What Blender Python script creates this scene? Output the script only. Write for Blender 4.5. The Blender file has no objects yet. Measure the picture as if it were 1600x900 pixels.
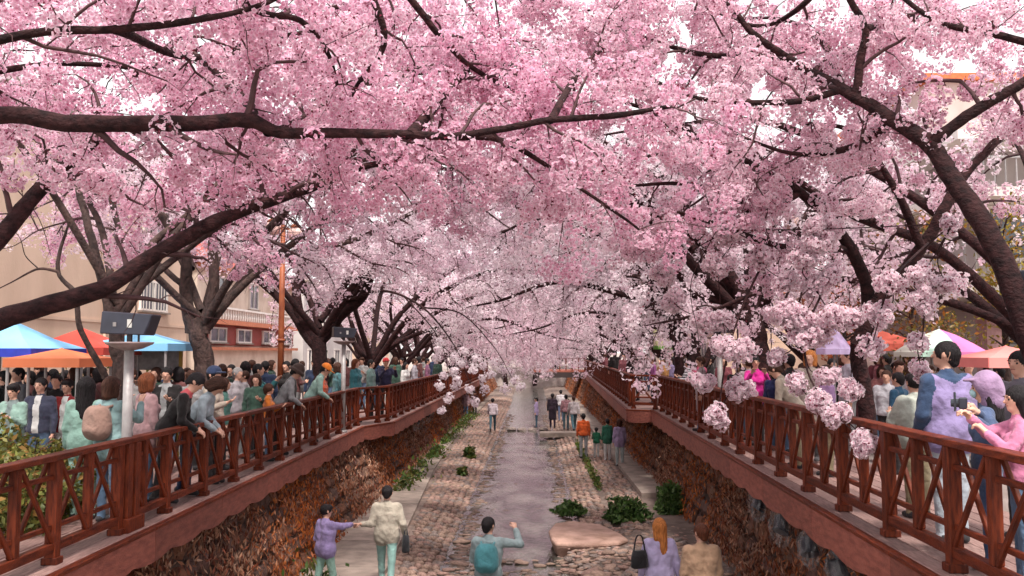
import bpy, math, random
import numpy as np
from mathutils import Vector, Matrix, Euler

random.seed(7)
RNG = np.random.default_rng(11)
SC = bpy.context.scene
COL = SC.collection
R = math.radians

# ------------------------------------------------------------------ camera, sky, sun, exposure
FPX = 1400.0                      # focal length in pixels of a 1600 px wide frame
EYE = Vector((0.0, 0.0, 4.2))     # 4.2 m above the stream bank
cam_d = bpy.data.cameras.new('camera')
cam = bpy.data.objects.new('camera', cam_d)
COL.objects.link(cam)
cam.location = EYE
cam.rotation_euler = (R(90 + 4.086), 0, R(1.31))
cam_d.sensor_width = 36
cam_d.lens = 36 * FPX / 1600
cam_d.clip_start = 0.05
cam_d.clip_end = 3000
SC.camera = cam

SUN_EL, SUN_AZ = 60, 165
world = bpy.data.worlds.new('World')
SC.world = world
world.use_nodes = True
nt = world.node_tree
nt.nodes.clear()
out = nt.nodes.new('ShaderNodeOutputWorld')
bg = nt.nodes.new('ShaderNodeBackground')
sky = nt.nodes.new('ShaderNodeTexSky')
sky.sky_type = 'NISHITA'
sky.sun_disc = False
sky.sun_elevation = R(SUN_EL)
sky.sun_rotation = R(SUN_AZ)
mixw = nt.nodes.new('ShaderNodeMix')
mixw.data_type = 'RGBA'
mixw.inputs[0].default_value = 0.86          # overcast: an even white cloud layer
mixw.inputs[7].default_value = (10.0, 9.75, 9.55, 1)
nt.links.new(sky.outputs[0], mixw.inputs[6])
nt.links.new(mixw.outputs[2], bg.inputs[0])
bg.inputs[1].default_value = 0.07
nt.links.new(bg.outputs[0], out.inputs[0])

sun_d = bpy.data.lights.new('sun', 'SUN')
sun_d.energy = 2.5
sun_d.angle = R(8)
sun_d.color = (1.0, 0.94, 0.86)
sun = bpy.data.objects.new('sun', sun_d)
COL.objects.link(sun)
sun.rotation_euler = (R(90 - SUN_EL), 0, R(180 - SUN_AZ))

SC.view_settings.view_transform = 'Standard'
SC.view_settings.look = 'None'
SC.view_settings.exposure = 1.2
SC.view_settings.gamma = 1
SC.view_settings.use_curve_mapping = False
SC.render.engine = 'CYCLES'
SC.cycles.max_bounces = 7
SC.cycles.diffuse_bounces = 3
SC.cycles.glossy_bounces = 2
SC.cycles.transmission_bounces = 5
SC.cycles.transparent_max_bounces = 8
SC.cycles.use_denoising = True
SC.cycles.use_adaptive_sampling = True
SC.cycles.adaptive_threshold = 0.02

CAMROT = cam.rotation_euler.to_matrix()
def ray(px, py):
    return CAMROT @ Vector(((px - 800) / FPX, (450 - py) / FPX, -1.0))
def P(px, py, d):
    """point at distance d (metres along the stream) seen at photo pixel px, py"""
    v = ray(px, py)
    return EYE + v * (d / v.y)
def PXX(px, X):
    """distance at which the line X = const is seen at column px (near the horizon)"""
    v = ray(px, 550)
    return X * v.y / v.x

# ------------------------------------------------------------------ helpers
def tag(o, label=None, cat=None, group=None, kind=None):
    if label: o['label'] = label
    if cat: o['category'] = cat
    if group: o['group'] = group
    if kind: o['kind'] = kind
    return o
def empty(name, loc=(0, 0, 0), rz=0, label=None, cat=None, group=None):
    o = bpy.data.objects.new(name, None)
    o.empty_display_size = 0.2
    COL.objects.link(o)
    o.location = loc
    o.rotation_euler = (0, 0, rz)
    return tag(o, label, cat, group)
def link(name, me, parent=None, mtx=None):
    o = bpy.data.objects.new(name, me)
    COL.objects.link(o)
    if parent is not None: o.parent = parent
    if mtx is not None: o.matrix_local = mtx
    return o
def np_mesh(name, V, F, mats, mi=None, smooth=False, col=None):
    """V (n,3), F (m,k) one face size or list of such arrays"""
    Fs = F if isinstance(F, list) else [F]
    Fs = [np.asarray(f, dtype=np.int32) for f in Fs if len(f)]
    V = np.asarray(V, dtype=np.float32)
    me = bpy.data.meshes.new(name)
    me.vertices.add(len(V)); me.vertices.foreach_set('co', V.ravel())
    nl = sum(f.size for f in Fs); npoly = sum(len(f) for f in Fs)
    me.loops.add(nl); me.loops.foreach_set('vertex_index', np.concatenate([f.ravel() for f in Fs]))
    me.polygons.add(npoly)
    tot = np.concatenate([np.full(len(f), f.shape[1], np.int32) for f in Fs])
    st = np.concatenate([[0], np.cumsum(tot)[:-1]]).astype(np.int32)
    me.polygons.foreach_set('loop_start', st)
    me.polygons.foreach_set('loop_total', tot)
    if mi is not None: me.polygons.foreach_set('material_index', np.asarray(mi, np.int32))
    if smooth: me.polygons.foreach_set('use_smooth', np.ones(npoly, bool))
    if col is not None:
        a = me.color_attributes.new('Col', 'FLOAT_COLOR', 'POINT')
        c = np.ones((len(V), 4), np.float32); c[:, :3] = col
        a.data.foreach_set('color', c.ravel())
    for m in (mats if isinstance(mats, (list, tuple)) else [mats]): me.materials.append(m)
    me.update(calc_edges=True)
    return me
class MB:
    """collects boxes, bars, prisms as one mesh"""
    def __init__(s): s.v = []; s.f = []; s.mi = []
    def add(s, vs, fs, mi=0):
        b = len(s.v); s.v += [tuple(v) for v in vs]
        s.f += [tuple(b + i for i in f) for f in fs]; s.mi += [mi] * len(fs); return s
    def box(s, c, d, mi=0, rot=None):
        x, y, z = d[0] / 2, d[1] / 2, d[2] / 2
        vs = [Vector(v) for v in ((-x,-y,-z),(x,-y,-z),(x,y,-z),(-x,y,-z),(-x,-y,z),(x,-y,z),(x,y,z),(-x,y,z))]
        if rot is not None: vs = [rot @ v for v in vs]
        return s.add([v + Vector(c) for v in vs], [(0,3,2,1),(4,5,6,7),(0,1,5,4),(1,2,6,5),(2,3,7,6),(3,0,4,7)], mi)
    def bar(s, p, q, w, h, mi=0):
        p, q = Vector(p), Vector(q); d = q - p
        return s.box((p + q) / 2, (w, d.length, h), mi, d.to_track_quat('Y', 'Z').to_matrix())
    def cyl(s, p, q, r0, r1=None, n=12, mi=0):
        r1 = r0 if r1 is None else r1
        p, q = Vector(p), Vector(q); m = (q - p).to_track_quat('Z', 'Y').to_matrix()
        a = [m @ Vector((math.cos(t), math.sin(t), 0)) for t in [2*math.pi*i/n for i in range(n)]]
        vs = [p + v * r0 for v in a] + [q + v * r1 for v in a]
        fs = [(i, (i+1) % n, n + (i+1) % n, n + i) for i in range(n)] + [tuple(range(n-1, -1, -1)), tuple(range(n, 2*n))]
        return s.add(vs, fs, mi)
    def lathe(s, c, prof, n=16, mi=0):
        vs = []; c = Vector(c)
        for r, z in prof:
            vs += [c + Vector((r*math.cos(2*math.pi*i/n), r*math.sin(2*math.pi*i/n), z)) for i in range(n)]
        fs = [(j*n+i, j*n+(i+1) % n, (j+1)*n+(i+1) % n, (j+1)*n+i) for j in range(len(prof)-1) for i in range(n)]
        fs += [tuple(range(n-1, -1, -1)), tuple(range((len(prof)-1)*n, len(prof)*n))]
        return s.add(vs, fs, mi)
    def mesh(s, name, mats, smooth=False):
        me = bpy.data.meshes.new(name)
        me.from_pydata(s.v, [], s.f)
        me.polygons.foreach_set('material_index', s.mi)
        if smooth: me.polygons.foreach_set('use_smooth', [True] * len(s.f))
        for m in (mats if isinstance(mats, (list, tuple)) else [mats]): me.materials.append(m)
        me.update(); return me
    def build(s, name, mats, parent=None, smooth=False, bevel=0):
        o = link(name, s.mesh(name, mats, smooth), parent)
        if bevel:
            b = o.modifiers.new('bevel', 'BEVEL'); b.width = bevel; b.segments = 1; b.limit_method = 'ANGLE'
        return o
_boxes = {}
def box_mesh(dx, dy, dz, m, bev=0.006):
    """bevelled box mesh, shared by size and material"""
    k = (round(dx, 3), round(dy, 3), round(dz, 3), m.name)
    if k not in _boxes:
        x, y, z = dx/2, dy/2, dz/2; b = min(bev, x*.4, y*.4, z*.4)
        v = []
        for sx in (-1, 1):
            for sy in (-1, 1):
                for sz in (-1, 1):
                    v += [(sx*x, sy*(y-b), sz*(z-b)), (sx*(x-b), sy*y, sz*(z-b)), (sx*(x-b), sy*(y-b), sz*z)]
        import bmesh
        bm = bmesh.new()
        vv = [bm.verts.new(p) for p in v]
        bmesh.ops.convex_hull(bm, input=vv)
        bmesh.ops.dissolve_limit(bm, angle_limit=0.02, verts=bm.verts, edges=bm.edges)
        me = bpy.data.meshes.new('piece'); bm.to_mesh(me); bm.free()
        me.materials.append(m); _boxes[k] = me
    return _boxes[k]
def beam(name, p, q, w, h, m, parent=None):
    """bar of section w x h running from p to q, its own object on a shared mesh"""
    p, q = Vector(p), Vector(q); d = q - p
    mt = d.to_track_quat('Y', 'Z').to_matrix().to_4x4(); mt.translation = (p + q) / 2
    return link(name, box_mesh(w, d.length, h, m), parent, mt)

# ------------------------------------------------------------------ materials
_m = {}
def mat(name, c, rough=0.7, c2=None, scale=8.0, bump=0.0, bscale=None, metal=0.0, stretch=None, spec=0.5, detail=5, sheen=0.0, coords='Object', wrange=(0.35, 0.65), bdist=0.03):
    """principled material whose colour wanders between c and c2"""
    if name in _m: return _m[name]
    m = bpy.data.materials.new(name); m.use_nodes = True; _m[name] = m
    t = m.node_tree; b = t.nodes['Principled BSDF']
    b.inputs['Roughness'].default_value = rough; b.inputs['Metallic'].default_value = metal
    b.inputs['Specular IOR Level'].default_value = spec
    if sheen: b.inputs['Sheen Weight'].default_value = sheen
    if c2 is None: c2 = tuple(x * 0.72 for x in c)
    tc = t.nodes.new('ShaderNodeTexCoord'); mp = t.nodes.new('ShaderNodeMapping')
    if stretch: mp.inputs['Scale'].default_value = stretch
    t.links.new(tc.outputs[coords], mp.inputs[0])
    n = t.nodes.new('ShaderNodeTexNoise'); n.inputs['Scale'].default_value = scale; n.inputs['Detail'].default_value = detail
    t.links.new(mp.outputs[0], n.inputs['Vector'])
    r = t.nodes.new('ShaderNodeValToRGB')
    r.color_ramp.elements[0].position, r.color_ramp.elements[1].position = wrange
    r.color_ramp.elements[0].color = (*c, 1); r.color_ramp.elements[1].color = (*c2, 1)
    t.links.new(n.outputs['Fac'], r.inputs[0])
    # each object a touch lighter or darker
    oi = t.nodes.new('ShaderNodeObjectInfo'); mr = t.nodes.new('ShaderNodeMapRange')
    mr.inputs[3].default_value = 0.8; mr.inputs[4].default_value = 1.2
    t.links.new(oi.outputs['Random'], mr.inputs[0])
    hs = t.nodes.new('ShaderNodeHueSaturation')
    t.links.new(mr.outputs[0], hs.inputs['Value']); t.links.new(r.outputs[0], hs.inputs['Color'])
    t.links.new(hs.outputs[0], b.inputs['Base Color'])
    if bump:
        n2 = t.nodes.new('ShaderNodeTexNoise'); n2.inputs['Scale'].default_value = bscale or scale * 3; n2.inputs['Detail'].default_value = 6
        t.links.new(mp.outputs[0], n2.inputs['Vector'])
        bp = t.nodes.new('ShaderNodeBump'); bp.inputs['Strength'].default_value = bump; bp.inputs['Distance'].default_value = bdist
        t.links.new(n2.outputs['Fac'], bp.inputs['Height']); t.links.new(bp.outputs[0], b.inputs['Normal'])
    return m
def leafmat(name, trans=0.4, rough=0.6, spec=0.2):
    """thin leaf or petal: colour from the 'Col' attribute, light passes through"""
    m = bpy.data.materials.new(name); m.use_nodes = True; t = m.node_tree
    b = t.nodes['Principled BSDF']; o = t.nodes['Material Output']
    a = t.nodes.new('ShaderNodeVertexColor'); a.layer_name = 'Col'
    b.inputs['Roughness'].default_value = rough; b.inputs['Specular IOR Level'].default_value = spec
    tr = t.nodes.new('ShaderNodeBsdfTranslucent'); mx = t.nodes.new('ShaderNodeMixShader'); mx.inputs[0].default_value = trans
    t.links.new(a.outputs[0], b.inputs['Base Color']); t.links.new(a.outputs[0], tr.inputs[0])
    t.links.new(b.outputs[0], mx.inputs[1]); t.links.new(tr.outputs[0], mx.inputs[2]); t.links.new(mx.outputs[0], o.inputs[0])
    return m
PETAL = leafmat('cherry_petals', 0.6)
LEAF = leafmat('leaves', 0.3, 0.5, 0.35)
DRY = leafmat('dry_leaves', 0.15, 0.8, 0.1)
WOOD = mat('stained_wood', (0.17, 0.031, 0.011), 0.5, (0.065, 0.012, 0.006), 6, 0.3, 30, stretch=(6, 1, 6), spec=.2)
WOODV = mat('stained_wood_upright', (0.17, 0.031, 0.011), 0.5, (0.065, 0.012, 0.006), 6, 0.3, 30, stretch=(6, 6, 1), spec=.2)
FASC = mat('fascia_wood', (0.28, 0.085, 0.060), 0.6, (0.17, 0.045, 0.032), 5, 0.3, 25, stretch=(4, 1, 4))
DECKM = mat('weathered_deck', (0.30, 0.185, 0.165), 0.65, (0.19, 0.11, 0.10), 7, 0.3, 30, stretch=(6, 1, 1))
BARK = mat('cherry_bark', (0.045, 0.017, 0.018), 0.85, (0.014, 0.006, 0.007), 11, 1.0, 26, stretch=(1, 1, 1.4), spec=.2, wrange=(.35,.65))
BARKG = mat('old_cherry_bark', (0.075, 0.042, 0.036), 0.85, (0.024, 0.012, 0.011), 7, 1.0, 18, stretch=(1.6, 1.6, 1))
TWIG = mat('twig_bark', (0.07, 0.028, 0.03), 0.8, (0.04, 0.016, 0.018), 10)
CONC = mat('pale_concrete', (0.33, 0.26, 0.22), 0.85, (0.21, 0.165, 0.14), 3, 0.4, 40)
GREY = mat('grey_metal', (0.36, 0.34, 0.335), 0.5, (0.29, 0.27, 0.27), 9, .2, 30, metal=0.2)
DARKM = mat('dark_housing', (0.030, 0.032, 0.05), 0.4, (0.02, 0.02, 0.03), 4)
# ------------------------------------------------------------------ tubes, blossoms and trees
def resample(pts, rad, n):
    """Catmull-Rom through pts (k,3), radii (k,) -> n samples"""
    p = np.asarray(pts, float); r = np.asarray(rad, float)
    p = np.vstack([2*p[0]-p[1], p, 2*p[-1]-p[-2]])
    k = len(p) - 3
    if len(r) != k + 1: r = np.interp(np.linspace(0, 1, k+1), np.linspace(0, 1, len(r)), r)
    t = np.linspace(0, k - 1e-6, n); i = t.astype(int); u = (t - i)[:, None]
    a, b, c, d = p[i], p[i+1], p[i+2], p[i+3]
    q = 0.5*((2*b) + (c-a)*u + (2*a-5*b+4*c-d)*u**2 + (3*b-a-3*c+d)*u**3)
    return q, np.interp(t, np.arange(k+1), r)
def tubes(Pts, Rad, k):
    """Pts (N,n,3), Rad (N,n) -> verts, quads"""
    N, n, _ = Pts.shape
    T = np.gradient(Pts, axis=1); T /= np.linalg.norm(T, axis=2, keepdims=True) + 1e-9
    ref = np.where(np.abs(T[:, :1, 2:3]) > 0.8, np.array([[[1., 0, 0]]]), np.array([[[0, 0, 1.]]]))
    A = np.cross(T, np.broadcast_to(ref, T.shape)); A /= np.linalg.norm(A, axis=2, keepdims=True) + 1e-9
    B = np.cross(T, A)
    th = np.arange(k) * 2*np.pi/k
    V = Pts[:, :, None] + Rad[:, :, None, None]*(A[:, :, None]*np.cos(th)[:, None] + B[:, :, None]*np.sin(th)[:, None])
    idx = np.arange(N*n*k).reshape(N, n, k)
    a = idx[:, :-1]; b = np.roll(a, -1, 2); d = idx[:, 1:]; c = np.roll(d, -1, 2)
    return V.reshape(-1, 3), np.stack([a, b, c, d], -1).reshape(-1, 4)
class Acc:
    def __init__(s): s.V = []; s.F = []; s.n = 0
    def add(s, V, F): s.V.append(V); s.F.append(F + s.n); s.n += len(V)
    def mesh(s, name, m, smooth=True):
        return np_mesh(name, np.concatenate(s.V), np.concatenate(s.F), m, smooth=smooth)
def unit(v): return v / (np.linalg.norm(v, axis=-1, keepdims=True) + 1e-9)

def blossoms(name, C, Rr, cfun, nf, fsize, lod, rng):
    """pompons: centres C (n,3), radii Rr (n,), nf flowers each; lod 2 = five-petalled cups, 1 = folded pairs of faces"""
    n = len(C)
    M = n*nf
    ci = np.repeat(np.arange(n), nf)
    d = unit(rng.normal(size=(M, 3)))
    rr = Rr[ci]*rng.uniform(0.76, 1.03, M)
    sq = rng.uniform(0.75, 1.15, (n, 3))[ci]
    pos = C[ci] + d*rr[:, None]*sq
    nrm = unit(d + rng.normal(size=(M, 3))*0.32)
    ref = unit(rng.normal(size=(M, 3)))
    A = unit(np.cross(nrm, ref)); B = np.cross(nrm, A)
    s = fsize*rng.uniform(0.75, 1.2, M)
    base = cfun(C, rng)[ci]*rng.uniform(0.86, 1.08, (M, 1))
    if lod == 2:
        V = np.empty((M, 6, 3)); Cc = np.empty((M, 6, 3))
        V[:, 0] = pos - nrm*(s*0.22)[:, None]
        Cc[:, 0] = base*np.array([0.80, 0.42, 0.55])
        for j in range(5):
            th = 2*np.pi*j/5
            rj = s*0.5*rng.uniform(0.85, 1.2, M)
            V[:, j+1] = pos + A*(rj*np.cos(th))[:, None] + B*(rj*np.sin(th))[:, None] + nrm*(s*rng.uniform(-.12, .16, M))[:, None]
            Cc[:, j+1] = base
        f = np.array([(0, 1, 2), (0, 2, 3), (0, 3, 4), (0, 4, 5), (0, 5, 1)])
        F = (np.arange(M)*6)[:, None, None] + f[None]
        F = F.reshape(-1, 3)
    else:
        V = np.empty((M, 4, 3)); h = (s*0.5)[:, None]
        V[:, 0] = pos + A*h - nrm*h*0.35; V[:, 1] = pos + B*h; V[:, 2] = pos - A*h - nrm*h*0.35; V[:, 3] = pos - B*h
        Cc = np.repeat(base[:, None], 4, 1)
        F = ((np.arange(M)*4)[:, None, None] + np.array([(0, 1, 2), (0, 2, 3)])[None]).reshape(-1, 3)
    V = V.reshape(-1, 3); Cc = Cc.reshape(-1, 3)
    # dark red flower stalks and calyces between the petals
    q = max(3, int(nf/4)) if lod == 2 else max(2, nf//7); K = n*q; ck = np.repeat(np.arange(n), q)
    dk = unit(rng.normal(size=(K, 3))); pk = C[ck] + dk*(Rr[ck]*rng.uniform(.72, 1.04, K))[:, None]
    tk = unit(rng.normal(size=(K, 3)))*(fsize*0.42)
    sk = unit(np.cross(dk, tk))*(fsize*0.26)
    Vk = np.stack([pk - tk, pk + tk*0.3 + sk, pk + tk*.3 - sk], 1).reshape(-1, 3)
    Fk = len(V) + np.arange(K*3).reshape(-1, 3)
    Ck = np.repeat(np.array([0.16, 0.025, 0.045])*rng.uniform(.5, 1.5, (K, 1)), 3, 0)
    return np_mesh(name, np.vstack([V, Vk]), np.vstack([F, Fk]), PETAL, col=np.vstack([Cc, Ck]))

def tint(c, var=0.10):
    c = np.array(c)
    def f(C, rng):
        k = rng.uniform(-1, 1, (len(C), 1))
        # neighbouring clusters share a tone: slow waves through the crown
        w = np.sin(C[:, 0:1]*1.3 + 1.7*np.sin(C[:, 1:2]*.9)) * np.sin(C[:, 2:3]*1.6 + C[:, 1:2]*.7)
        g = np.clip(0.5 + 0.28*w + 0.35*k, 0, 1)
        g = g**1.25
        return c*np.array([.97, .86, .92])*(1 - g) + (c*.3 + np.array([.94, .86, .90])*.7)*g
    return f

def sprout(path, rad, step, rng, length, r0, npts, up, droop, away=None, start=0.15, spread=0.9, fwd=0.5):
    """side shoots along one polyline (n,3) -> (N,npts,3), (N,npts)"""
    seg = np.linalg.norm(np.diff(path, axis=0), axis=1); s = np.concatenate([[0], np.cumsum(seg)]); L = s[-1]
    ts = np.arange(start*L, L, step); ts = ts + rng.uniform(-.3, .3, len(ts))*step; ts = np.clip(np.append(ts, L), 0, L)
    N = len(ts)
    p = np.stack([np.interp(ts, s, path[:, i]) for i in range(3)], 1)
    r = np.interp(ts, s, rad)
    i = np.clip(np.searchsorted(s, ts) - 1, 0, len(path)-2)
    tg = unit(path[i+1] - path[i])
    rv = unit(np.cross(tg, rng.normal(size=(N, 3))))
    d = tg*fwd + rv*spread + np.array([0, 0, up])
    if away is not None: d = d + np.array(away)
    d = unit(d)
    ln = rng.uniform(length[0], length[1], N)*(1 - 0.35*ts/L)
    out = np.empty((N, npts, 3)); out[:, 0] = p
    st = (ln/(npts-1))[:, None]
    for j in range(1, npts):
        d = unit(d + rng.normal(size=(N, 3))*0.22 + np.array([0, 0, -droop]))
        out[:, j] = out[:, j-1] + d*st
    rr = np.minimum(r*0.55, r0)[:, None]*np.linspace(1, 0.3, npts)[None]
    return out, rr

def in_view_of_lamps(C):
    """boughs are pruned back where they would crowd the lamps, the floodlight and the shop fronts"""
    ok = np.ones(len(C), bool)
    for (px, py, rad, d) in ((443, 358, 30, 21.8), (440, 420, 14, 21.8), (440, 480, 14, 21.8), (200, 518, 58, 10.6), (229, 462, 34, 30), (385, 500, 55, 36), (340, 460, 30, 36), (1468, 528, 55, 17.3), (1184, 578, 24, 16.5), (1270, 565, 16, 13.8)):
        v = np.array(ray(px, py)); v /= np.linalg.norm(v); w = C - np.array(EYE); t = w @ v
        ok &= ~((np.linalg.norm(w - t[:, None]*v, axis=1) < t*rad/FPX) & (C[:, 1] < d))
    return ok
def make_tree(limbs, rng, name='cherry_tree', label=None, group=None, loc=(0, 0, 0), color=(0.9, 0.6, 0.72), lod=1, nf=10, fsize=0.06,
              prad=(0.08, 0.14), sub=(0.38, (0.9, 2.1)), twig=(0.17, (0.25, 0.7)), away=None, up=0.15, droop=0.10, bark=None, sides=9, keep=None, extra=None, per=2, tr=.009, thick=1.0):
    """limbs: list of dict(p=[points], r=[radii], bare=bool). Points are relative to loc. Returns the root Empty"""
    root = empty(name, loc, 0, label, 'tree', group)
    trunk = Acc(); tw = Acc(); cen = []
    for lb in limbs:
        pts, rad = resample(lb['p'], lb['r'], max(6, 5*len(lb['p'])))
        rad = rad*thick
        wob = rng.normal(size=pts.shape)*(np.minimum(rad, .2)*0.16)[:, None]; wob = (np.roll(wob, 1, 0) + wob + np.roll(wob, -1, 0))/3; wob[0] = 0
        pts = pts + wob
        a = Acc(); V, F = tubes(pts[None], (rad*(1 + 0.03*rng.normal(size=len(rad))))[None], sides); a.add(V, F)
        o = link('trunk' if lb.get('trunk') else ('twig' if max(lb['r']) < .03 else 'limb'), a.mesh('limb', bark or BARK), root)
        if lb.get('bare'): continue
        S, Sr = sprout(pts, rad, lb.get('step', sub[0]), rng, lb.get('len', sub[1]), 0.034, 7, lb.get('up', up), lb.get('droop', droop), lb.get('away', away), start=lb.get('start', 0.2))
        V, F = tubes(S, Sr, 4); tw.add(V, F)
        for q in range(len(S)):
            T, Tr = sprout(S[q], Sr[q], twig[0], rng, twig[1], tr, 4, 0.05, 0.12, None, start=0.12)
            V, F = tubes(T, Tr, 3); tw.add(V, F)
            e = T[:, 1:].reshape(-1, 3)
            cen.append(T[:, 3]); 
            if per > 1: cen.append(T[:, 1])
            if per > 2: cen.append(T[:, 2])
    link('twigs', tw.mesh('twigs', TWIG), root)['kind'] = 'stuff'
    C = np.concatenate(cen)
    C = C + rng.normal(size=C.shape)*0.05
    if keep is not None: C = C[keep(C)]
    if not any(loc): C = C[in_view_of_lamps(C)]
    if extra is not None: C = np.concatenate([C, extra])
    Rr = rng.uniform(prad[0], prad[1], len(C)); cf = tint(color); cfun = cf
    if extra is not None:
        ne = len(extra); Rr[-ne:] *= .76
        def cfun(C_, r_):
            b_ = cf(C_, r_); b_[-ne:] = b_[-ne:]*.35 + np.array([.95, .905, .925])*.65; return b_
    b = link('blossom_crown', blossoms('blossom_crown', C, Rr, cfun, nf, fsize, lod, rng), root)
    b['kind'] = 'stuff'
    root['n'] = len(C)
    return root
def copy_tree(o, parent=None):
    c = o.copy(); COL.objects.link(c)
    if parent is not None: c.parent = parent
    for ch in o.children: copy_tree(ch, c)
    return c
NT = []
def L(p, r, **k): return dict(p=[tuple(x) for x in p], r=r, **k)
def PL(d, r, *pp, **k):
    """limb through photo pixels: (px, py) at d, or (px, py, d) each"""
    if not isinstance(r, (list, tuple)): r = [r]*len(pp)
    if len(r) == 2 and len(pp) > 2: r = list(np.linspace(r[0], r[1], len(pp)))
    return dict(p=[tuple(P(q[0], q[1], q[2] if len(q) > 2 else d)) for q in pp], r=r, **k)

ZL, ZR = 2.1, 2.4          # left and right street level
PINK = (0.92, 0.70, 0.81)
ROSE = (0.93, 0.79, 0.85)
PALE = (0.95, 0.89, 0.915)

# --- the near left tree: its trunk stands out of the frame, three great limbs cross the view
rng = np.random.default_rng(3)
near_left = make_tree([
    L([(-6.6, 7.2, 1.9), (-6.5, 7.25, 2.9), (-6.3, 7.3, 3.8)], [.36, .28, .25], trunk=True, bare=True),
    PL(7.4, [.15, .125, .125, .115, .105, .085, .07, .06, .045, .03, .02], (-215, 215, 7.3), (0, 182, 7.3), (120, 192, 7.4), (250, 193, 7.5), (380, 188, 7.6), (440, 206, 7.7), (560, 208, 7.9), (700, 214, 8.1), (790, 222, 8.4), (900, 290, 8.8), (1000, 358, 9.2), len=(.6, 1.5), away=(0, .55, .25), step=.33),
    PL(8, [.05, .055, .05, .045, .03], (700, 214, 8.1), (760, 206, 8.1), (860, 188, 8.0), (960, 180, 8.0), (1048, 166, 8.0), len=(.5, 1.2), away=(0, .4, .2)),
    PL(8, [.16, .125, .105, .085], (-190, 560, 7.3), (0, 372, 7.7), (70, 288, 8.0), (150, 218, 8.2), start=.6, len=(.6, 1.3), away=(0, .6, .2)),
    PL(8, [.22, .155, .14, .13, .12, .105, .085, .065, .05, .03], (-260, 610, 7.3), (0, 500, 8.3), (150, 456, 8.7), (250, 392, 9.0), (340, 345, 9.3), (420, 315, 9.6), (500, 287, 10), (560, 262, 10.3), (640, 250, 10.7), (725, 244, 11), start=.33, len=(.6, 1.5), away=(0, .5, .3)),
    PL(6.5, [.10, .055, .05, .045, .035, .025], (-260, 130, 6.6), (30, 56, 6.6), (180, 46, 6.7), (300, 32, 6.8), (395, 12, 7.0), (470, -20, 7.2), len=(.5, 1.3), away=(0, .5, .1)),
    PL(7.5, [.05, .045, .04, .035, .025], (330, -40, 7), (405, 18, 7.2), (470, 32, 7.4), (510, 80, 7.6), (527, 132, 7.8), len=(.5, 1.2), away=(0, .5, .1)),
    PL(7.5, [.06, .05, .035, .03], (560, -60, 8), (600, 60, 8.3), (560, 130, 8.5), (540, 165, 8.6), len=(.5, 1.2), away=(0, .5, .1)),
    PL(8.5, [.06, .05, .04, .03], (620, -30, 8.2), (690, 60, 8.6), (745, 110, 9.0), (820, 150, 9.4), len=(.6, 1.4), away=(0, .5, .1)),
    PL(9, [.09, .07, .05, .03], (420, 205, 7.7), (360, 130, 8.6), (300, 90, 9.3), (200, 60, 10), len=(.6, 1.5), away=(0, .4, .2)),
    PL(8, [.08, .06, .05, .03], (-200, -60, 8.5), (40, -30, 9), (200, -20, 9.5), (360, -40, 10), len=(.7, 1.7), away=(0, .3, -.15)),
    PL(8, [.08, .06, .05, .03], (-300, 180, 9.5), (0, 110, 10), (140, 100, 10.5), (300, 120, 11), len=(.7, 1.7), away=(0, .3, 0)),
    PL(8, [.07, .06, .05, .03], (380, -60, 9.5), (520, -20, 10), (680, -10, 10.5), (860, 0, 11), len=(.7, 1.7), away=(0, .3, -.1)),
    PL(8, [.06, .05, .05, .03], (180, 46, 6.7), (300, 90, 8.5), (420, 60, 10), (560, 40, 11), len=(.7, 1.7), away=(0, .3, 0)),
    PL(8, [.06, .05, .05, .03], (200, 120, 10), (330, 70, 10.5), (450, 20, 11), (600, 10, 11.5), len=(.7, 1.8), away=(0, .3, 0)),
    PL(8, [.06, .05, .04, .02], (860, 188, 8.0), (900, 120, 9.5), (960, 60, 11), (1010, 40, 12), len=(.7, 1.5), away=(0, .3, -.1)),
    PL(9, [.09, .06, .04], (640, 212, 8.0), (720, 120, 9), (800, 60, 10), len=(.7, 1.6), away=(0, .4, .1)),
], rng, thick=.62, label='near cherry tree reaching in from the left edge with thick dark limbs', keep=lambda C: ((C[:, 2] > 5.15) | (C[:, 0] > -2.6)) & ((C[:, 1] > 7.35) | (C[:, 2] > 6.6)) & ((C[:, 1] > 9.2) | (C[:, 2] > 5.65) | (C[:, 0] > -1.2)), color=PINK, lod=2, nf=54, fsize=.046, prad=(.11, .17), twig=(.245, (.25, .65)), sides=12, group='cherry trees along the left bank')

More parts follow.
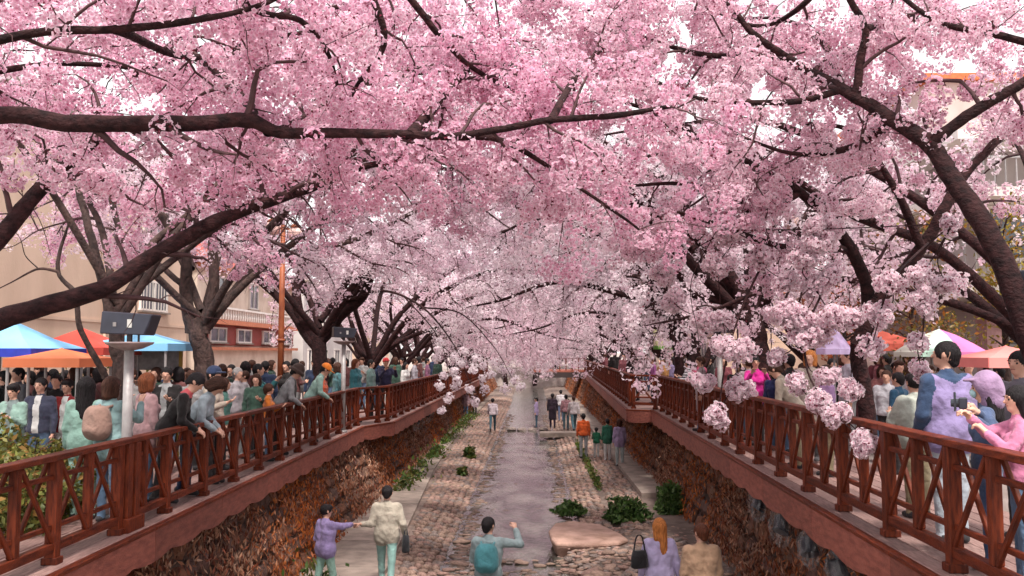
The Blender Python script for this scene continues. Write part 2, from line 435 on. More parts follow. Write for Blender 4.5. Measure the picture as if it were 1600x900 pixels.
# --- the near right tree: leaning trunk at the right edge
near_right = make_tree([
    PL(8, [.23, .165, .15, .135, .125, .11, .09, .065], (1735, 880, 8.2), (1640, 610, 8.3), (1560, 400, 8.5), (1492, 285, 8.8), (1450, 225, 9.0), (1385, 180, 9.3), (1318, 140, 9.6), (1230, 90, 10.2), trunk=True, start=.62, len=(.6, 1.5), away=(0, .5, .1)),
    PL(9, [.11, .085, .08, .07, .06], (1452, 228, 9.0), (1478, 205, 8.9), (1530, 170, 8.8), (1600, 128, 8.7), (1700, 60, 8.6), start=.3, len=(.5, 1.2), away=(0, .5, .1)),
    PL(9, [.075, .065, .055, .05, .04], (1336, 150, 9.5), (1345, 95, 9.4), (1352, 45, 9.3), (1328, 0, 9.2), (1300, -60, 9.2), len=(.5, 1.3), away=(0, .5, 0)),
    PL(9, [.06, .055, .045, .03], (1700, 100, 8.7), (1580, 60, 8.8), (1470, 35, 9), (1400, -10, 9.2), len=(.4, .9), away=(0, .5, 0)),
    PL(9, [.07, .06, .05, .04, .02], (1230, 90, 10.2), (1180, 55, 10), (1140, 10, 10), (1080, -30, 9.8), len=(.5, 1.3), away=(0, .4, 0)),
    PL(9, [.06, .05, .035, .02], (1318, 140, 9.6), (1230, 160, 9.6), (1100, 155, 9.5), (1010, 120, 9.6), len=(.5, 1.3), away=(0, .4, 0)),
    PL(9, [.06, .05, .035, .02], (1230, 90, 10.2), (1100, 85, 10.4), (1010, 60, 10.5), (930, 30, 10.8), len=(.5, 1.3), away=(0, .4, 0)),
    PL(9, [.06, .05, .035, .02], (1352, 45, 9.3), (1400, 30, 11), (1450, 20, 12), (1520, 30, 13), len=(.6, 1.5)),
    PL(9, [.06, .05, .035, .02], (1318, 140, 9.6), (1280, 60, 11), (1220, 30, 12), (1120, 30, 13), len=(.7, 1.7), away=(0, .2, -.1)),
    PL(9, [.06, .05, .035, .02], (1200, -60, 10.5), (1120, -20, 10.8), (1020, -5, 11), (900, 20, 11.4), len=(.6, 1.5), away=(0, .3, -.1)),
    PL(9, [.06, .05, .035, .02], (1300, -40, 10.5), (1240, 20, 10.8), (1180, 40, 11.5), (1100, 10, 12), len=(.6, 1.5), away=(0, .3, -.1)),
    PL(9, [.07, .06, .035, .02], (1400, 190, 9.3), (1330, 230, 10), (1240, 240, 10.4), (1150, 210, 11), len=(.6, 1.4), away=(0, .4, 0)),
], rng, thick=.68, label='near cherry tree with its leaning trunk cut off by the right edge', color=ROSE, lod=2, nf=54, fsize=.045, prad=(.10, .16), twig=(.21, (.22, .6)), sides=12, group='cherry trees along the right bank')

# --- second right tree, whose drooping sprays hang white pompons in front of the railing
rng = np.random.default_rng(5)
spray = [(1350, 685, 9.3, .115), (1312, 648, 9.6, .10), (1330, 607, 9.8, .10), (1275, 628, 9.8, .125), (1245, 598, 10, .12), (1290, 590, 10, .11), (1215, 560, 10.2, .10), (1150, 545, 10.4, .15), (1130, 540, 10.5, .12),
         (1160, 610, 10.6, .12), (1145, 606, 10.7, .10), (1100, 598, 10.8, .13), (1118, 655, 10.6, .105), (1122, 645, 10.5, .08), (1250, 500, 10, .16), (1225, 492, 10, .14), (1275, 515, 10, .15), (1255, 530, 10, .13), (1310, 500, 9.9, .15), (1335, 498, 9.8, .10),
         (1362, 542, 9.6, .11), (1375, 492, 9.5, .12), (1393, 445, 9.4, .11), (1440, 430, 9.2, .10), (1478, 443, 9.1, .10), (1440, 462, 9.2, .09), (1445, 485, 9.2, .09), (1487, 350, 9, .08), (1440, 580, 9.6, .09), (1435, 535, 9.4, .08), (1352, 700, 9.2, .07),
         (1120, 412, 11, .17), (1140, 360, 11, .18), (1100, 500, 11.2, .15), (1125, 500, 11, .13), (1050, 470, 11.5, .15), (1040, 430, 11.6, .15), (1260, 405, 10.3, .14), (1285, 360, 10.2, .16), (1280, 385, 10.2, .14), (1190, 405, 10.8, .15), (1225, 440, 10.6, .12), (1270, 445, 10.4, .15), (1300, 430, 10.3, .12)]
ex = []
for (x, y, d, r) in spray:
    c = np.array(P(x, y, d)); m = max(4, int(12*(r/.12)**2))
    ex.append(c + unit(rng.normal(size=(m, 3)))*np.array([1.15, 1, .85])*r*rng.uniform(.25, 1.0, (m, 1)))
ex = np.concatenate(ex)
# each spray hangs by a thin twig from the next spray above it
sp = [np.array(P(x, y, d)) for (x, y, d, r) in spray]; stalks = []
for i, a_ in enumerate(sp):
    up_ = [q for q in sp if q[2] > a_[2] + .12]
    if up_:
        q = min(up_, key=lambda q: np.linalg.norm(q - a_)); mid = (a_ + q)/2 + rng.normal(size=3)*.05
        stalks.append(L([q, mid, a_, a_ - np.array([.02, 0, .06])], [.011, .009, .007, .004], bare=True))
second_right = make_tree([
    PL(12.5, [.19, .165, .155, .15], (1356, 690, 12.6), (1352, 620, 12.6), (1342, 560, 12.5), (1342, 525, 12.4), trunk=True, bare=True),
    PL(12, [.16, .14, .13, .115, .11, .09, .06, .04], (1340, 540, 12.4), (1366, 478, 12.2), (1410, 428, 12), (1450, 372, 11.8), (1476, 325, 11.7), (1510, 270, 11.7), (1570, 210, 11.8), (1640, 150, 12), start=.5, len=(.6, 1.5), away=(0, .4, .2)),
    PL(12, [.16, .135, .12, .105, .09, .08, .06, .04, .025], (1344, 545, 12.4), (1356, 465, 12.3), (1338, 405, 12.1), (1300, 345, 11.8), (1248, 298, 11.5), (1180, 262, 11.2), (1100, 220, 10.8), (1020, 175, 10.6), (940, 150, 10.5), start=.4, len=(.6, 1.6), away=(0, .3, .1)),
    PL(12, [.08, .07, .06, .045, .03], (1330, 390, 12.1), (1270, 390, 11.5), (1200, 380, 11.1), (1120, 350, 10.9), (1050, 330, 10.8), len=(.6, 1.4), away=(0, .4, .1)),
    PL(12, [.09, .07, .05, .03], (1440, 385, 11.8), (1400, 300, 11.5), (1340, 210, 11.3), (1250, 190, 11.2), len=(.7, 1.6), away=(0, .4, .1)),
    PL(12, [.08, .06, .045, .025], (1250, 300, 11.5), (1180, 330, 11.3), (1090, 290, 11.2), (980, 290, 11.2), len=(.7, 1.6), away=(0, .4, .1)),
    # drooping sprays
    PL(10, [.022, .018, .015, .012, .004], (1300, 430, 10.6), (1262, 510, 10.1), (1262, 580, 9.9), (1300, 640, 9.6), (1350, 690, 9.3), bare=True),
    PL(10, [.022, .018, .015, .012], (1200, 395, 10.9), (1160, 480, 10.6), (1135, 560, 10.5), (1122, 650, 10.5), bare=True),
    PL(10, [.010, .008, .006, .005], (1120, 360, 10.9), (1080, 440, 11), (1090, 520, 10.9), (1100, 598, 10.8), bare=True),
    PL(10, [.022, .018, .015, .012], (1450, 380, 11.6), (1400, 430, 9.5), (1370, 500, 9.5), (1330, 607, 9.8), bare=True),
    PL(10, [.010, .008, .006, .005], (1400, 430, 9.5), (1440, 440, 9.3), (1442, 500, 9.4), (1440, 580, 9.6), bare=True),
] + stalks, rng, thick=.68, label='cherry tree on the right with white blossom balls drooping in front of the railing', color=PALE, lod=2, nf=48, fsize=.045, prad=(.09, .14), twig=(.22, (.22, .6)), sides=12, group='cherry trees along the right bank', extra=ex)

# --- trees whose trunks can be made out behind the left crowd
rng = np.random.default_rng(8)
def far_limbs(b, s, inward, rng, reach=1.0, forks=None):
    """branches continuing a trunk that ends at b (world), arching over the stream (inward = +1 towards +X)"""
    b0 = np.array(b); out = []
    for yaw, up_, rl, dz in ((-.55, 1.0, 1, .0), (.1, 1.25, 1.05, .3), (.6, .95, 1, -.1)):
        b = b0 - np.array([0, 0, rng.uniform(0, .55)])*s; c, sn = math.cos(yaw), math.sin(yaw); k = rng.uniform(.88, 1.12)*reach*rl
        pp = [b, b + np.array([inward*1.3*c, 1.3*sn, 1.3*up_])*s*k, b + np.array([inward*3.2*c, 3.0*sn, 2.4*up_ + dz])*s*k, b + np.array([inward*5.2*c, 4.2*sn, 2.9*up_ + dz])*s*k, b + np.array([inward*7.0*c, 5.0*sn, 2.5*up_ + dz])*s*k]
        out.append(L([p + rng.normal(size=3)*.18*(i > 0) for i, p in enumerate(pp)], [.13*s, .11*s, .085*s, .055*s, .02], start=.25))
    for yaw, up_ in ((2.6, 1.2), (3.7, 1.2), (1.6, 1.5), (-1.5, 1.5)):
        b = b0 - np.array([0, 0, rng.uniform(0, .5)])*s; c, sn = math.cos(yaw), math.sin(yaw); k = rng.uniform(.85, 1.15)
        pp = [b, b + np.array([inward*1.1*c, 1.1*sn, 1.3*up_])*s*k, b + np.array([inward*2.4*c, 2.4*sn, 2.6*up_])*s*k, b + np.array([inward*3.6*c, 3.6*sn, 3.3*up_])*s*k]
        out.append(L([p + rng.normal(size=3)*.15*(i > 0) for i, p in enumerate(pp)], [.12*s, .095*s, .06*s, .02], start=.35))
    # a low bough sinking over the water
    b = b0
    pp = [b, b + np.array([inward*1.5, .3, .7])*s, b + np.array([inward*3.4, .8, 1.1])*s, b + np.array([inward*5.0, .9, .6])*s, b + np.array([inward*6.0, .9, .4])*s]
    out.append(L(pp, [.10*s, .085*s, .06*s, .04*s, .015], start=.4, droop=.14))
    return out
tree_b = make_tree([
    PL(13, [.30, .25, .22, .20], (190, 700, 13), (190, 600, 13), (185, 540, 13), (172, 482, 13), trunk=True, bare=True),
    PL(13, [.17, .13, .11, .09, .05], (172, 490, 13), (150, 400, 13), (135, 340, 13.1), (122, 270, 13.3), (150, 150, 13.6), start=.5),
    PL(13, [.15, .12, .11, .09, .07, .04], (178, 495, 13), (215, 435, 13.1), (240, 380, 13.3), (300, 330, 13.5), (380, 250, 14), (480, 190, 14.5), start=.45),
    PL(12.6, [.10, .09, .08, .07, .06, .03], (165, 590, 12.8), (150, 560, 12.7), (124, 510, 12.6), (118, 460, 12.6), (90, 420, 12.6), (110, 340, 12.7), bare=True),
    PL(12.6, [.03, .02, .012, .008], (-30, 250, 12), (20, 290, 12), (60, 340, 12.2), (80, 400, 12.4), bare=True),
    PL(12.6, [.03, .02, .012, .008], (110, 345, 12.7), (60, 360, 12.6), (20, 385, 12.5), (-20, 390, 12.5), bare=True),
    PL(12.6, [.02, .015, .010, .006], (60, 360, 12.6), (40, 320, 12.6), (30, 290, 12.6), (0, 260, 12.6), bare=True),
    PL(12.6, [.02, .015, .010, .006], (60, 420, 12.5), (40, 400, 12.5), (30, 370, 12.4), (5, 350, 12.4), bare=True),
    PL(12.6, [.05, .035, .02, .012], (92, 425, 12.6), (60, 420, 12.5), (20, 440, 12.5), (-20, 460, 12.5), bare=True),
] + [l for l in far_limbs(P(185, 470, 13), 1.0, 1, rng)][1:5], rng, thick=.5, label='cherry tree with a grey forked trunk behind the nearest floodlight post', color=PINK, lod=2, nf=26, fsize=.046, prad=(.08, .13), sub=(.34, (.8, 1.8)), twig=(.13, (.25, .7)), bark=BARKG, group='cherry trees along the left bank', away=(0, .2, .2), keep=lambda C: (C[:, 2] > 5.0) | (C[:, 0] > -3))
tree_c = make_tree([
    PL(17, [.40, .32, .29, .26], (330, 690, 17.6), (322, 580, 17.6), (312, 530, 17.5), (305, 495, 17.5), trunk=True, bare=True),
    PL(17, [.22, .18, .17, .15, .10], (300, 520, 17.5), (290, 450, 17.4), (288, 400, 17.3), (250, 330, 17.4), (200, 240, 17.5), start=.6),
    PL(17, [.20, .16, .15, .13, .10, .05], (318, 520, 17.5), (335, 440, 17.4), (336, 360, 17.4), (370, 280, 17.2), (440, 220, 17), (540, 170, 17), start=.5),
    PL(17, [.10, .09, .07, .05], (285, 445, 17.4), (262, 425, 17.3), (235, 405, 17.3), (180, 380, 17.4), bare=True),
    PL(18, [.10, .08, .06, .03], (288, 400, 17.3), (230, 375, 19), (160, 365, 20.5), (70, 360, 21.5), len=(.5, 1.2)),
    PL(18, [.10, .08, .06, .03], (336, 390, 17.4), (395, 372, 19.5), (450, 385, 21.5), (520, 400, 22.5), len=(.5, 1.2)),
    PL(18, [.10, .08, .06, .03], (300, 420, 17.4), (270, 330, 19), (200, 320, 20), (120, 310, 21), len=(.6, 1.4)),
    PL(17, [.12, .10, .07, .04], (336, 360, 17.4), (480, 280, 17), (640, 260, 16.5), (800, 280, 16)),
    PL(17, [.12, .10, .07, .04], (370, 280, 17.2), (520, 150, 16), (680, 110, 15), (840, 100, 14.5)),
] + far_limbs(P(315, 480, 17.5), 1.05, 1, rng)[:6], rng, thick=.62, label='stout cherry tree with a thick two-forked trunk left of the street lamp', color=ROSE, lod=1, sub=(.32, (.9, 2.2)), twig=(.12, (.25, .7)), nf=20, fsize=.057, prad=(.09, .15), bark=BARKG, group='cherry trees along the left bank')
bl = [(40, 150), (210, 220), (290, 265), (20, 270), (60, 380), (140, 370), (270, 345), (390, 380), (160, 425), (40, 460), (140, 465), (325, 420), (240, 480), (350, 485), (90, 550), (280, 570), (45, 640), (500, 480), (470, 350), (20, 200), (410, 300), (180, 300), (330, 330), (560, 420), (600, 470), (520, 380), (120, 260)]
exd = []
for (x, y) in bl:
    c = np.array(P(680 + x/4.5, 500 + y/4.5, 20.5 + rng.uniform(-.8, .8))); exd.append(c + unit(rng.normal(size=(4, 3)))*.055)
exd = np.concatenate(exd)
tree_d = make_tree([
    PL(24, [.07, .05, .035, .02, .01], (540, 470, 25.8), (600, 455, 24.5), (660, 480, 23), (710, 540, 21.5), (735, 600, 20.5), bare=True),
    PL(24, [.03, .025, .02, .012, .008], (660, 480, 23), (720, 490, 22), (770, 540, 21), (800, 590, 20.6), bare=True),
    PL(24, [.03, .02, .014, .010, .007], (630, 462, 23.8), (680, 520, 22), (700, 580, 21), (692, 640, 20.5), bare=True),
    PL(26, [.36, .30, .28], (500, 640, 26), (500, 565, 26), (497, 525, 26), trunk=True, bare=True),
    PL(26, [.24, .20, .18, .16, .14, .10], (497, 535, 26), (468, 490, 26), (465, 440, 26), (485, 405, 26), (520, 392, 26), (560, 380, 25.5), start=.7),
    PL(26, [.24, .20, .18, .16, .10], (500, 535, 26), (530, 498, 26), (572, 455, 25.5), (576, 410, 25), (565, 360, 25), start=.7),
    PL(26, [.20, .16, .15, .12, .08], (492, 540, 26), (440, 470, 26), (372, 405, 26), (365, 370, 26), (395, 320, 26), start=.7),
] + far_limbs(P(500, 500, 26), 1.1, 1, rng)[:5], rng, thick=.75, label='cherry tree with a trunk opening like a bowl to the right of the street lamp', color=ROSE, lod=1, sub=(.32, (.9, 2.2)), twig=(.12, (.25, .7)), nf=18, fsize=.065, prad=(.10, .16), group='cherry trees along the left bank', extra=exd)
rng = np.random.default_rng(21)
tree_r3 = make_tree([
    PL(19, [.30, .25, .24, .22], (1196, 650, 19), (1188, 560, 19), (1180, 520, 19), (1168, 480, 19), trunk=True, bare=True),
    PL(19, [.19, .17, .14, .11, .06], (1170, 490, 19), (1138, 432, 18.7), (1108, 385, 18.4), (1050, 345, 18), (960, 300, 17.5), start=.4),
    PL(19, [.15, .12, .10, .07], (1172, 490, 19), (1215, 435, 19), (1262, 395, 19), (1300, 330, 19), start=.5),
    PL(19, [.10, .08, .06, .04], (1140, 470, 18.8), (1090, 462, 18.3), (1040, 440, 18), (980, 430, 17.5), start=.3),
    PL(18, [.10, .08, .06, .03], (1108, 385, 18.4), (1040, 290, 17.5), (930, 240, 17), (800, 230, 16.5)),
    PL(18, [.10, .08, .06, .03], (1108, 385, 18.4), (1020, 300, 19), (900, 290, 20), (790, 300, 21)),
] + far_limbs(P(1175, 480, 19), 1.0, -1, rng)[:6], rng, label='cherry tree rising behind the person in magenta on the right walkway', color=PALE, lod=1, sub=(.32, (.9, 2.2)), twig=(.12, (.25, .7)), nf=20, fsize=.058, prad=(.09, .15), group='cherry trees along the right bank')
tree_r4 = make_tree([
    PL(26, [.16, .13, .12, .10], (1062, 600, 26), (1058, 545, 26), (1040, 505, 26), (1010, 470, 26), trunk=True, start=.8),
    PL(26, [.14, .11, .10, .09], (1072, 600, 26), (1085, 545, 26), (1082, 505, 26), (1060, 470, 26), bare=True),
    PL(26, [.15, .12, .11, .09], (1080, 600, 26), (1105, 560, 26), (1118, 520, 26), (1095, 490, 26), bare=True),
] + far_limbs(P(1065, 500, 26), 1.05, -1, rng), rng, label='cherry tree with several thin stems beside the yellow-green sign', color=PALE, lod=1, sub=(.32, (.9, 2.2)), twig=(.12, (.25, .7)), nf=18, fsize=.065, prad=(.10, .16), group='cherry trees along the right bank')

# --- the rows that close over the stream further on: two grown trees, copied along both banks
def street_tree(seed, color):
    rg = np.random.default_rng(seed); s = rg.uniform(1.05, 1.2)
    top = np.array([.5, rg.uniform(-.3, .3), 1.9])
    return make_tree([L([(0, 0, -.2), (.08, .05, .8), tuple(top)], [.34, .26, .22], trunk=True, bare=True)] + far_limbs(top, s, 1, rg), rg,
                     color=color, lod=1, nf=16, fsize=.075, prad=(.12, .19), sub=(.46, (1.0, 2.5)), twig=(.20, (.3, .8)), up=.1, droop=.12, sides=7, per=2, tr=.015, thick=.72)
protos = [street_tree(101, (.93, .77, .83)), street_tree(202, (.94, .82, .86))]
used = [False, False]
WHERE = {}
def plant(k, x, y, z, rz, label, group, sc=1.0):
    o = protos[k] if not used[k] else copy_tree(protos[k])
    used[k] = True
    o.location = (x, y, z); o.rotation_euler = (0, 0, rz); o.scale = (sc, sc, sc*random.uniform(.95, 1.08))
    tag(o, label, 'tree', group)
for i, y in enumerate([33.5, 41, 49, 57.5, 66, 75, 85, 96, 108]):
    plant(i % 2, -6.4 + random.uniform(-.3, .3), y, ZL - (1.0 if y > 60 else 0), random.uniform(-.35, .35), 'pink cherry tree in the receding row behind the left crowd', 'far cherry trees of the left row', random.uniform(.95, 1.15))
for i, y in enumerate([33, 40.5, 48, 56, 65, 74, 84, 95, 107]):
    plant((i+1) % 2, 6.3 + random.uniform(-.3, .3) + max(0, (y-60)*.02), y, ZR - (1.0 if y > 60 else 0), math.pi + random.uniform(-.35, .35), 'pale cherry tree in the receding row behind the right walkway', 'far cherry trees of the right row', random.uniform(.95, 1.15))
for i, (x, y) in enumerate([(-3.4, 112), (2.8, 113), (9, 116), (-9, 118), (0.3, 111), (-1.5, 116)]):
    plant(i % 2, x, y, .3, random.uniform(0, 6), 'pale cherry tree closing the far end of the stream', 'cherry trees at the far bend', 1.25)
for i, (x, y) in enumerate([(-11.5, 58), (-11.5, 72)]):
    plant(i % 2, x, y, ZL, random.uniform(-.4, .4), 'pink cherry tree standing back beside the houses on the left', 'cherry trees behind the left row', .95)
for i, (x, y) in enumerate([(9.2, 14.8), (10.5, 33), (11, 44)]):
    plant(i % 2, x, y, ZR, math.pi + random.uniform(-.4, .4), 'pale cherry tree standing back beside the buildings on the right', 'cherry trees behind the right row', .95)
# ------------------------------------------------------------------ ground, stream, banks
EARTH = mat('street_paving', (0.36, 0.30, 0.28), 0.9, (0.26, 0.21, 0.19), 1.2, 0.3, 30)
prof = [(-600, 2.06), (-5.45, 2.06), (-5.0, -.5), (4.45, -.5), (4.95, 2.36), (600, 2.36)]
ys = [-40, 0, 60, 112, 112.4, 1500]
V = []; F = []
for y in ys:
    for i, (x, z) in enumerate(prof):
        V.append((x, y, z if y < 112.2 or i in (0, 1, 4, 5) else (2.06 if x < 0 else 2.36)))
n = len(prof)
for j in range(len(ys)-1):
    for i in range(n-1): F.append((j*n+i, j*n+i+1, (j+1)*n+i+1, (j+1)*n+i))
link('ground', np_mesh('ground', V, np.array(F), EARTH))['kind'] = 'structure'

def strip(name, prof, y0, y1, m, dy=1.0, jit=0.0):
    """sheet with the cross-section prof [(x, z)], slightly uneven"""
    ny = int((y1-y0)/dy) + 1; V = []; F = []; k = len(prof)
    for j in range(ny):
        y = y0 + (y1-y0)*j/(ny-1)
        for (x, z) in prof: V.append((x + random.uniform(-jit, jit), y, z + random.uniform(-jit, jit)*.3))
    for j in range(ny-1):
        for i in range(k-1): F.append((j*k+i, j*k+i+1, (j+1)*k+i+1, (j+1)*k+i))
    o = link(name, np_mesh(name, V, np.array(F), m, smooth=False)); o['kind'] = 'structure'; return o
WATER = mat('shallow_water', (0.15, 0.145, 0.125), 0.05, (0.02, 0.02, 0.018), 1.3, 1.0, 2.4, stretch=(1.3, .55, 1), spec=0.8, wrange=(.40, .62), detail=9, bdist=.05)
strip('stream', [(-2.4, -.22), (-.6, -.22), (.4, -.22), (1.7, -.22)], 3, 112, WATER, 4)
MORT = mat('bank_mortar', (0.22, 0.16, 0.135), 0.95, (0.12, 0.085, 0.07), 3, .6, 25)
bankL = strip('left_bank', [(-3.9, -.025), (-2.85, -.03), (-2.3, -.12), (-1.75, -.30), (-1.6, -.45)], 4, 112, MORT, .8, .03)
bankR = strip('right_bank', [(.85, -.45), (1.0, -.30), (1.9, -.05), (2.05, -.10), (2.15, -.03), (3.1, .01), (4.2, .02)], 4, 112, MORT, .8, .03)
# footpath of concrete slabs under the left wall
pathL = link('footpath', strip('footpath', [(-4.9, -.012), (-2.9, -.012)], 4, 112, MORT, 4).data)
bpy.data.objects.remove([o for o in COL.objects if o.name.startswith('footpath') and o is not pathL][0])
pathL.name = 'footpath'; pathL['kind'] = 'structure'
def xpath(y): return float(np.interp(y, [8, 18, 24, 32, 42, 75], [-2.78, -2.82, -3.1, -3.5, -3.75, -3.85]))
y = 8.0
while y < 75:
    ln = 2.4; h = .09; zt = .06 + random.uniform(-.012, .002); xa, xb = xpath(y), xpath(y + ln)
    m_ = MB(); m_.add([(-4.75, y, zt-h), (xa, y, zt-h), (xb, y+ln-.02, zt-h), (-4.75, y+ln-.02, zt-h), (-4.75, y, zt), (xa, y, zt), (xb, y+ln-.02, zt), (-4.75, y+ln-.02, zt)], [(0,3,2,1),(4,5,6,7),(0,1,5,4),(1,2,6,5),(2,3,7,6),(3,0,4,7)]); m_.build('slab', CONC, pathL)
    y += ln
pathR = strip('concrete_strip', [(3.12, .012), (4.3, .012)], 26.4, 112, MORT, 4)
y = 26.2
while y < 80:
    link('slab', box_mesh(.98, 2.37, .26, CONC), pathR, Matrix.Translation((3.62, y + 1.2, .02 + random.uniform(-.01, .01)))); y += 2.4

# cobbles
STONE = [mat('cobble_%s' % nm, c, .85, c2, 6, .5, 30) for nm, c, c2 in (('tan', (.33, .22, .17), (.17, .11, .085)), ('pink', (.36, .225, .185), (.20, .12, .10)), ('grey', (.27, .21, .185), (.14, .105, .095)), ('brown', (.33, .22, .175), (.20, .13, .10)))]
def rock_mesh(name, m, seed, sub=1, flat=.55):
    import bmesh
    rg = random.Random(seed); bm = bmesh.new()
    bmesh.ops.create_icosphere(bm, subdivisions=sub, radius=.5)
    ph = [rg.uniform(0, 6) for _ in range(6)]
    for v in bm.verts:
        p = v.co; k = 1 + .16*math.sin(3.1*p.x*2 + ph[0])*math.sin(2.7*p.y*2 + ph[1]) + .14*math.sin(4*p.z + ph[2] + 3*p.x) + rg.uniform(-.09, .09)
        q = Vector((math.copysign(abs(p.x*2)**.75/2, p.x), math.copysign(abs(p.y*2)**.75/2, p.y), p.z))*k
        v.co = Vector((q.x, q.y, q.z*flat))
    me = bpy.data.meshes.new(name); bm.to_mesh(me); bm.free(); me.materials.append(m)
    return me
COB = [rock_mesh('cobble', STONE[i % 4], 40+i, 1 if i > 3 else 2) for i in range(12)]
for me in COB: me.polygons.foreach_set('use_smooth', [True]*len(me.polygons))
def stone_mtx(p, sx, sy, sz, rz, tx=0, ty=0):
    return Matrix.LocRotScale(Vector(p), Euler((tx, ty, rz)), Vector((sx, sy, sz)))
def zbL(x): return float(np.interp(x, [-2.85, -2.3, -1.75, -1.6], [-.03, -.12, -.30, -.45]))
def zbR(x): return float(np.interp(x, [.85, 1.0, 1.9, 2.05, 2.15, 3.1], [-.45, -.3, -.05, -.1, -.03, .01]))
def join_stones(name, items, parent, m):
    Vs = []; Fs = []; mi = []; n = 0
    for me, mt, k in items:
        v = np.empty(len(me.vertices)*3); me.vertices.foreach_get('co', v); v = v.reshape(-1, 3)
        M = np.array(mt); v = v @ M[:3, :3].T + M[:3, 3]
        f = np.array([p.vertices[:] for p in me.polygons])
        Vs.append(v); Fs.append(f + n); mi += [k]*len(f); n += len(v)
    o = link(name, np_mesh(name, np.concatenate(Vs), np.concatenate(Fs), m, mi=mi, smooth=True), parent)
    o['kind'] = 'stuff'; return o
LOWROCK = [rock_mesh('pebble', STONE[i % 4], 90+i, 1) for i in range(8)]
def pave(bank, xs, zf, y0, ysplit, y1, dx, dy, limit):
    items = []; cnt = 0; y = y0; row = 0
    while y < y1:
        for x in (xs(y) if callable(xs) else xs):
            px = x + random.uniform(-.05, .05); py = y + random.uniform(-.06, .06) + (dy/2 if row % 2 else 0)*0
            sx, sy = dx*random.uniform(.85, 1.25), dy*random.uniform(.8, 1.15)
            mt = stone_mtx((px, py, zf(px) + .0), sx, sy, random.uniform(.16, .30), random.uniform(-.35, .35), random.uniform(-.12, .12), random.uniform(-.12, .12))
            if y < ysplit and cnt < limit:
                link('cobble', random.choice(COB), bank, mt); cnt += 1
            else:
                k = random.randrange(8); items.append((LOWROCK[k], mt, k % 4))
        y += dy; row += 1
    join_stones('cobbles', items, bank, STONE)
pave(bankL, lambda y: list(np.arange(-1.78, xpath(y) + .1, -.19)), zbL, 15.2, 30, 85, .20, .21, 298)
pave(bankR, [1.08, 1.27, 1.46, 1.65, 1.84, 2.24, 2.42, 2.6, 2.78, 2.96], zbR, 22.0, 32, 80, .20, .215, 298)
# rubble in the foreground of the right bank, and rocks breaking the water
rub = strip('rubble_ground', [(.9, -.02), (4.2, .03)], 9.5, 21.6, MORT, .6, .03)
for i in range(290):
    x = random.uniform(.7, 3.9); y = random.uniform(12.5, 21.5); s = random.uniform(.10, .27)*(1.5 if random.random() < .12 else 1)
    if 19.2 < y < 22.4 and .3 < x < 2.3: continue
    if 12.2 < y < 13.8 and 1.3 < x < 2.8: continue
    link('stone', random.choice(COB), rub, stone_mtx((x, y, .02), s*1.2, s, s*.8, random.uniform(0, 6), random.uniform(-.2, .2), random.uniform(-.2, .2)))
items = []
for i in range(1500):
    x = random.uniform(.75, 3.9); y = random.uniform(12.5, 22.0); q = random.uniform(.06, .16); k = random.randrange(8)
    items.append((LOWROCK[k], stone_mtx((x, y, .0), q*1.3, q, q*.7, random.uniform(0, 6), 0, 0), k % 4))
join_stones('stones', items, rub, STONE)
items = []
for i in range(900):
    y = 19 + 45*random.random()**1.6; e = random.choice([-1.72, 1.0]); x = e + (1 if e < 0 else -1)*abs(random.gauss(0, .16)); q = random.uniform(.06, .17); k = random.randrange(8)
    items.append((LOWROCK[k], stone_mtx((x, y, -.22), q*1.5, q*1.1, q*.8, random.uniform(-.8, .8), 0, 0), k % 4))
for yr in (25.6, 30.5, 37.5, 44):
    for i in range(46):
        x = random.uniform(-1.7, 1.0); q = random.uniform(.06, .15); k = random.randrange(8)
        items.append((LOWROCK[k], stone_mtx((x, yr + random.gauss(0, .16), -.235), q*1.6, q, q*.6, random.uniform(-.6, .6), 0, 0), k % 4))
for i in range(700):
    x = random.uniform(-1.75, .95); y = 15.2 + abs(random.gauss(0, 2.4)); q = random.uniform(.05, .15); k = random.randrange(8)
    if y > 18.5 and abs(x + .3) < .8: continue
    items.append((LOWROCK[k], stone_mtx((x, y, -.22), q*1.5, q, q*.7, random.uniform(-.5, .5), 0, 0), k % 4))
join_stones('stream_pebbles', items, None, STONE)
g = 'rocks breaking the water'
for i in range(150):
    x = random.uniform(-1.8, 1.0); y = random.choice([random.uniform(15.2, 19.5)]*3 + [random.uniform(19.5, 22)]); s = random.uniform(.08, .22)*(1.6 if random.random() < .12 else 1)
    if y > 19.5 and abs(x + .3) < .9: continue
    o = link('rock', random.choice(COB), None, stone_mtx((x, y, -.2), s*1.5, s, s*.75, random.uniform(-.4, .4), 0, 0))
    tag(o, 'wet flat stone breaking the shallow water in the foreground', 'rock', g)
mat('sandstone', (.46, .29, .235), .85, (.27, .16, .12), 2.5, .8, 14)
o = MB()
# flat-topped boulder outline, chamfered
pts = [(x_, y_ + 1.2) for x_, y_ in [(.42, 18.9), (.5, 18.5), (1.1, 18.35), (1.85, 18.6), (2.08, 18.95), (1.95, 19.6), (1.6, 20.6), (1.0, 21.0), (.55, 20.7), (.38, 19.8)]]
k = len(pts); cx = sum(p[0] for p in pts)/k; cy = sum(p[1] for p in pts)/k
rings = [(.86, -.3), (1.0, -.02), (1.03, .06), (.99, .11), (.5, .13)]
vs = [(cx + (p[0]-cx)*s, cy + (p[1]-cy)*s, z + random.uniform(-.012, .012)) for s, z in rings for p in pts]
fs = [(r*k+i, r*k+(i+1) % k, (r+1)*k+(i+1) % k, (r+1)*k+i) for r in range(len(rings)-1) for i in range(k)] + [tuple(range((len(rings)-1)*k, len(rings)*k))]
o.add(vs, fs)
tag(o.build('boulder', mat('sandstone', (.5, .36, .3)), None, False, .03), 'broad flat-topped pinkish boulder at the water edge before the green shrubs', 'boulder')
